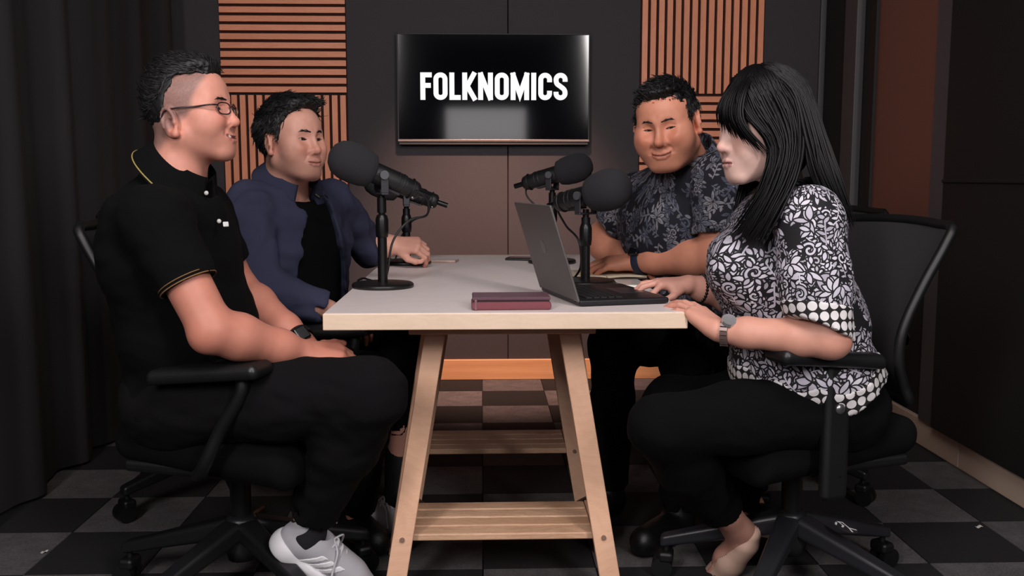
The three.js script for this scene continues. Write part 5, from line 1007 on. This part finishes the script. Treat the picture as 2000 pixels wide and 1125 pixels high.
  wear('trousers', meshField(folds(T, 0.004, 12, 26, 12), 0.009, { pad: 0.02 }), cloth3(0x09090c), who);
  for (const a of [ankR, ankL]) { const F = new Field(), f = [-0.7, 0, 0.7]; F.cone([a[0], 0.05, a[2]], add([a[0], 0.04, a[2]], mul(f, 0.17)), 0.045, 0.042, 0.02); F.cone([a[0], 0.05, a[2]], [a[0], 0.14, a[2]], 0.045, 0.044, 0.02); F.keep((x, y) => 0.004 - y, 0.004); wear('shoe', meshField(F, 0.006), std(0x0c0c0e, 0.45), who); }
  const ax = norm(sub(wrL, elL)), wc = add(wrL, mul(ax, -0.012));
  const w = wear('watch', [band(wc, ax, 0.04, 0.024, 0.003)], std(0x18233a, 0.5), who);
{ const n0 = [-0.05, 0.6, 0.8], n = norm(sub(n0, mul(ax, dot(n0, ax)))); wear('watch_case', faceBox(add(wc, mul(n, 0.046)), n, ax, 0.036, 0.036, 0.012, 0.005), std(0x121216, 0.2), w); }
}
// ---------------------------------------------------------------- the woman in the batik blouse
{
  const skin = [0.76, 0.49, 0.42], yaw = -78, fw = yawDir(yaw), lf = yawDir(yaw + 90), up = [0, 1, 0], axes = [lf, up, fw];
  const pelvis = P(1612, 775, 2.22), base = [pelvis[0], 0, pelvis[2]], who = person('woman with long black hair in a black and white batik blouse, typing on the laptop', base);
  const neck = P(1540, 375, 2.16), headAt = P(1487, 253, 2.12), hm = headMatrix(headAt, -77, 6, 0, 0.98);
  const toHead = (p) => V3(p).applyMatrix4(hm.clone().invert()).toArray();
  const H = makeHead({ skin, chub: 0.35, smile: 0.0, female: 1, eyeOpen: 0.25, neckEnd: toHead(add(neck, [0, -0.05, 0])), neck: 0.048, gaze: [0, -0.4, 1], lip: [0.42, 0.15, 0.14], lipStrength: 0.85, noEars: true });
  const shN = P(1580, 430, 1.99), elN = P(1622, 662, 1.94), wrN = P(1406, 646, 2.03);
  const shF = P(1520, 430, 2.32), elF = P(1455, 592, 2.42), wrF = P(1346, 556, 2.38);
  const nearKnuckle = P(1333, 586, 2.14);
  const armN = armAndHand({ upper: shN, elbow: elN, wrist: wrN, r: [0.046, 0.04, 0.04, 0.026], skin: [0.64, 0.31, 0.23], back: [0.3, 0.85, 0.4], thumbSide: [0, 0.2, -0.9], along: sub(nearKnuckle, wrN), point: [0.008, -0.004, 0.0], elbowRed: true, hand: { scale: 0.98, thin: 0.92, curl: [[10, 14, 8], [12, 16, 8], [14, 18, 8], [18, 20, 8]], thumb: [[0.028, 0.035, -0.012], [0.04, 0.06, -0.026], [0.042, 0.085, -0.036], [0.038, 0.106, -0.042]] } });
  const armF = armAndHand({ upper: shF, elbow: elF, wrist: wrF, r: [0.044, 0.038, 0.038, 0.025], skin: [0.62, 0.31, 0.24], back: [-0.15, 1, 0.15], thumbSide: [0, 0, 1], along: [-0.98, 0.06, 0.1], hand: { scale: 0.92, thin: 0.9, curl: [[48, 30, 15], [18, 40, 25], [12, 38, 25], [8, 36, 25]], spread: [4, 2, -4, -10], thumb: [[0.03, 0.035, -0.012], [0.046, 0.056, -0.024], [0.05, 0.08, -0.036], [0.046, 0.1, -0.044]] } });
  const chest = P(1522, 525, 2.16), belly = P(1560, 640, 2.18);
  const hipN = P(1595, 800, 2.1), kneeN = P(1287, 832, 2.0), ankN = P(1418, 1005, 2.28), hipF = P(1595, 790, 2.35), kneeF = P(1310, 790, 2.34), ankF = P(1468, 985, 2.62);
  const heelN = P(1462, 1062, 2.33), toeN = P(1392, 1122, 2.44);
  const core = new Field();
  core.ell(pelvis, [0.15, 0.1, 0.12], 0.03, axes).ell(belly, [0.13, 0.14, 0.11], 0.05, axes).ell(chest, [0.14, 0.14, 0.1], 0.05, axes).cone(shN, shF, 0.04, 0.04, 0.04).cone(chest, neck, 0.055, 0.045, 0.04);
  core.chain([hipN, kneeN], [0.06, 0.042], 0.03).chain([kneeN, mix(kneeN, ankN, 0.4), ankN], [0.042, 0.046, 0.033], 0.03).chain([hipF, kneeF, ankF], [0.06, 0.042, 0.031], 0.03);
  core.chain([ankN, add(mix(heelN, toeN, 0.25), [0, 0.035, 0]), add(mix(heelN, toeN, 0.62), [0, 0.014, 0]), toeN], [0.033, 0.033, 0.03, 0.017], 0.02).cone(ankN, add(heelN, [0, 0.03, 0]), 0.03, 0.027, 0.02);
  const side = norm(cross(up, sub(toeN, heelN)));
  for (let i = 0; i < 5; i++) { const s = (i - 2) * 0.0135, b = add(mix(heelN, toeN, 0.8 - 0.02 * i), mul(side, s)); core.cone(add(b, [0, 0.006, 0]), add(add(toeN, mul(side, s * 1.1)), mul(norm(sub(toeN, heelN)), 0.02 - 0.006 * i)), 0.009, i === 0 ? 0.0098 : 0.0068, 0.004); }
  core.cone(ankF, add(ankF, [-0.02, -0.08, 0.02]), 0.031, 0.03, 0.02);
  wear('body', [H.geo.applyMatrix4(hm), armN.geo, armF.geo, meshField(core, 0.005, { color: () => [0.56, 0.28, 0.21] })], skinMat, who);
  // long hair: a cap close to the skull and sheets of strands
  const q = (px, py, d) => P(px, py, d);
  const cap = hairCap({ t: 0.013, tTop: 0.017, line: [[-0.12, -0.03], [-0.03, -0.012], [0.0, 0.012], [0.03, 0.045], [0.06, 0.075], [0.09, 0.092], [0.16, 0.12]], low: [[-0.14, -0.13], [-0.02, -0.12], [0.0, -0.06], [0.03, -0.02], [0.06, 0.0], [0.1, 0.02]], extra: [[[0, -0.03, -0.05], [0.078, 0.09, 0.06]]], amp: 0.002, freq: 100, fy: 0.12, cell: 0.003 });
  const inv = hm.clone().invert(), outside = (p, u) => { const l = V3(p).applyMatrix4(inv), q0 = [l.x, l.y - 0.036, l.z + 0.014], R = [0.09 + 0.004 * u, 0.108 + 0.004 * u, 0.112 + 0.004 * u]; const k = Math.hypot(q0[0] / R[0], q0[1] / R[1], q0[2] / R[2]); if (k >= 1 || q0[1] < -0.03) return p; return new THREE.Vector3(q0[0] / k, q0[1] / k + 0.036, q0[2] / k - 0.014).applyMatrix4(hm).toArray(); };
  const strands = [
    ...strandSheet([q(1500, 140, 2.11), q(1528, 158, 2.06), q(1556, 195, 2.025), q(1568, 275, 1.995), q(1554, 345, 1.965), q(1522, 415, 1.95), q(1487, 482, 1.96)], [q(1440, 165, 2.11), q(1446, 190, 2.055), q(1462, 228, 2.03), q(1504, 285, 2.022), q(1494, 350, 2.02), q(1468, 405, 2.03), q(1430, 456, 2.05)], 230, 0.0032, 1, 0.008, outside),
    ...strandSheet([q(1475, 143, 2.13), q(1424, 176, 2.08), q(1404, 215, 2.07), q(1403, 250, 2.09)], [q(1482, 141, 2.1), q(1454, 176, 2.035), q(1450, 235, 2.015), q(1506, 305, 2.015)], 120, 0.0028, 2, 0.006, outside),
    ...strandSheet([q(1502, 139, 2.13), q(1572, 172, 2.1), q(1604, 260, 2.08), q(1630, 345, 2.06), q(1662, 440, 2.06)], [q(1495, 140, 2.08), q(1545, 172, 2.035), q(1578, 275, 1.99), q(1594, 345, 1.98), q(1640, 425, 1.985)], 230, 0.0034, 3, 0.009, outside),
    ...strandSheet([q(1470, 200, 2.22), q(1462, 300, 2.24), q(1442, 380, 2.24), q(1424, 462, 2.24)], [q(1530, 200, 2.2), q(1520, 320, 2.2), q(1490, 400, 2.18), q(1468, 470, 2.18)], 60, 0.0055, 4),
    ...strandSheet([q(1520, 141, 2.16), q(1570, 175, 2.16), q(1590, 280, 2.15), q(1618, 360, 2.14), q(1640, 440, 2.13)], [q(1510, 140, 2.2), q(1545, 180, 2.21), q(1565, 280, 2.2), q(1595, 360, 2.2), q(1610, 430, 2.2)], 60, 0.006, 5, 0.006, outside)];
  wear('hair', [cap.applyMatrix4(hm), ...strands], new THREE.MeshPhysicalMaterial({ color: 0x070608, roughness: 0.5, specularIntensity: 0.5 }), who);
  wear('eyebrows', [H.brow(1, 0, 0.8), H.brow(-1, 0, 0.8)].map((g) => g.applyMatrix4(hm)), hairMat, who);
  // blouse
  const S = new Field();
  S.ell(pelvis, [0.2, 0.08, 0.155], 0.03, axes).ell(P(1572, 725, 2.19), [0.195, 0.1, 0.168], 0.05, axes).ell(belly, [0.17, 0.16, 0.155], 0.06, axes).ell(chest, [0.175, 0.17, 0.14], 0.06, axes);
  S.ball(P(1442, 520, 2.09), 0.068, 0.06).ball(P(1440, 520, 2.24), 0.068, 0.06).ell(P(1552, 420, 2.16), [0.155, 0.07, 0.09], 0.06, axes).cone(shN, shF, 0.06, 0.058, 0.05).cone(add(neck, [0, -0.07, 0]), add(neck, [0.004, -0.02, 0]), 0.085, 0.066, 0.05);
  S.cone(add(neck, mul(fw, 0.012)), add(neck, [-0.02, 0.14, 0]), 0.054, 0.075, 0.004, 1);
  const hemY = (x) => P(1560, 792, 2.1)[1] + 0.05 * sstep(0.72, 0.5, x) + 0.06 * sstep(0.82, 0.92, x);
  S.keep((x, y, z) => hemY(x) + 0.006 * Math.sin(x * 60 + z * 40) - y, 0.004);
  const tex = batik(1024, 1024, { ground: '#0b090f', inks: ['#c9c4d2', '#b8b3c0', '#d2ced8', '#aaa5b2'], count: 150, size: 125, outline: 24, seed: 12, veins: false });
  const cloth = std(0xffffff, 0.8, { map: tex, bumpMap: rep(weave, 8, 8), bumpScale: 0.0003 });
  const dots = canvasTex(256, 256, (g, W) => { g.fillStyle = '#141014'; g.fillRect(0, 0, W, W); g.fillStyle = '#dcd8d8'; for (let i = 0; i < 4; i++) for (let j = 0; j < 4; j++) { g.beginPath(); g.arc(32 + i * 64, 32 + j * 64, 28, 0, 7); g.fill(); } });
  const dotCloth = std(0xffffff, 0.8, { map: dots });
  const spine = norm(sub(P(1552, 420, 2.16), pelvis));
  const FS = folds(S, 0.005, 10, 16, 10);
  const torso = meshField(FS, 0.006);
  const blouse = wear('batik_blouse', wrapUV(torso, belly, spine, mul(lf, -1), 4, 0.26), cloth, who);
  const hem = new Field(); hem.ops = [];
  const band0 = { at: (x, y, z) => Math.max(FS.at(x, y, z) - 0.0025, hemY(x) + 0.006 * Math.sin(x * 60 + z * 40) - y + 0.0, y - hemY(x) - 0.055 - 0.006 * Math.sin(x * 60 + z * 40)), bounds: () => S.bounds(0.02) };
  wear('dotted_hem', wrapUV(meshField(band0, 0.006), belly, spine, mul(lf, -1), 12, 0.094), dotCloth, blouse, 'black hem band with white dots');
  const slEnd = P(1602, 652, 1.94), sax = norm(sub(slEnd, shN));
  const SL = new Field(); SL.chain([shN, mix(shN, slEnd, 0.5), add(slEnd, mul(sax, 0.03))], [0.075, 0.071, 0.064], 0.03); SL.cone(add(slEnd, mul(sax, -0.02)), add(slEnd, mul(sax, 0.1)), 0.052, 0.052, 0.003, 1); SL.keep((x, y, z) => dot(sub([x, y, z], slEnd), sax) - 0.03 * (x - slEnd[0]) / 0.06 + 0.012, 0.002);
  const FSL = folds(SL, 0.004, 10, 16, 10);
  wear('sleeve', wrapUV(meshField(FSL, 0.0055), shN, sax, [0, 0, -1], 2, 0.24), cloth, blouse);
  const cuffAt = { at: (x, y, z) => Math.max(FSL.at(x, y, z) - 0.003, -0.06 - dot(sub([x, y, z], slEnd), sax) + 0.012 * (x - slEnd[0]) / 0.06), bounds: () => SL.bounds(0.02) };
  wear('cuff', wrapUV(meshField(cuffAt, 0.0045), slEnd, sax, [0, 0, -1], 5, 0.09), dotCloth, blouse, 'black cuff with rows of white dots');
  const SF = new Field(); { const e = mix(shF, elF, 0.75), ax = norm(sub(elF, shF)); SF.cone(shF, e, 0.07, 0.064, 0.03); SF.keep((x, y, z) => dot(sub([x, y, z], e), ax), 0.002); }
  wear('sleeve', wrapUV(meshField(SF, 0.008), shF, sub(elF, shF), [0, 0, -1], 2, 0.24), cloth, blouse);
  // trousers, shoes
  const T = trousersField({ pelvis: add(pelvis, [0, -0.02, 0]), pr: [0.175, 0.12, 0.14], axes, legs: [{ hip: hipN, knee: kneeN, ankle: mix(kneeN, ankN, 0.9), rt: [0.09, 0.078, 0.062], rs: [0.062, 0.068, 0.058], hem: 0.048 }, { hip: hipF, knee: kneeF, ankle: mix(kneeF, ankF, 0.9), rt: [0.092, 0.082, 0.068], rs: [0.066, 0.062, 0.054], hem: 0.044 }] });
  wear('trousers', meshField(folds(T, 0.004, 12, 24, 12), 0.007, { pad: 0.02 }), cloth3(0x070708), who);
  const flat = (heel, toe) => {
    const F = new Field(), f = norm(sub(toe, heel)), s = norm(cross(up, f)), at = (a, b, c) => add(heel, add(mul(f, a * len(sub(toe, heel))), add(mul(s, b), mul(up, c))));
    F.cone(at(0.05, 0, 0.004), at(0.5, 0, 0.0), 0.031, 0.034, 0.02).cone(at(0.5, 0, 0), at(0.9, 0, 0.0), 0.036, 0.034, 0.02);
    F.cone(at(0.0, 0, 0.03), at(0.12, 0, 0.02), 0.032, 0.034, 0.01);
    F.cone(at(0.08, 0, 0.05), at(0.72, 0, 0.035), 0.031, 0.035, 0.003, 1);
    return meshField(F, 0.004);
  };
  const nude = std(0xdcb7a4, 0.5);
  wear('shoe', flat(heelN, add(toeN, [0.0, -0.012, 0.0])), nude, who, 'nude flat shoe');
  wear('shoe', flat(P(1512, 1040, 2.66), P(1440, 1046, 2.74)), nude, who, 'nude flat shoe');
  // jewellery
  const ax = norm(sub(wrN, elN)), wc = add(wrN, mul(ax, -0.012));
  const beads = []; for (let i = 0; i < 22; i++) { const a = i / 22 * 6.2832, u = norm(cross(ax, up)), v = cross(ax, u); beads.push(new THREE.BoxGeometry(0.016, 0.007, 0.005).applyMatrix4(new THREE.Matrix4().makeBasis(V3(ax), V3(add(mul(u, Math.sin(a)), mul(v, -Math.cos(a)))), V3(add(mul(u, Math.cos(a)), mul(v, Math.sin(a))))).setPosition(V3(add(wc, mul(add(mul(u, Math.cos(a)), mul(v, Math.sin(a))), 0.0315)))))); }
  const w = wear('watch', beads, std(0x6e5c58, 0.35, { metalness: 0.3 }), who, 'linked metal watch');
  const wn = norm([0.05, 0.75, 0.6]), wq = new THREE.Quaternion().setFromUnitVectors(new THREE.Vector3(0, 1, 0), V3(wn));
  wear('watch_case', [new THREE.CylinderGeometry(0.016, 0.017, 0.008, 28).applyQuaternion(wq).translate(...add(wc, mul(wn, 0.034)))], std(0xc9c6c8, 0.2, { metalness: 0.7 }), w);
  const bx = norm(sub(wrF, elF)), bc = add(wrF, mul(bx, -0.035)), br = []; for (let i = 0; i < 26; i++) { const a = i / 26 * 6.2832, u = norm(cross(bx, up)), v = cross(bx, u); br.push(new THREE.SphereGeometry(0.0042, 10, 8).translate(...add(add(bc, mul(bx, -0.006 * Math.sin(a))), mul(add(mul(u, Math.cos(a)), mul(v, Math.sin(a))), 0.034)))); }
  wear('bracelet', br, std(0x120e0e, 0.4), who, 'black bead bracelet');
}
renderer.render(scene, camera);
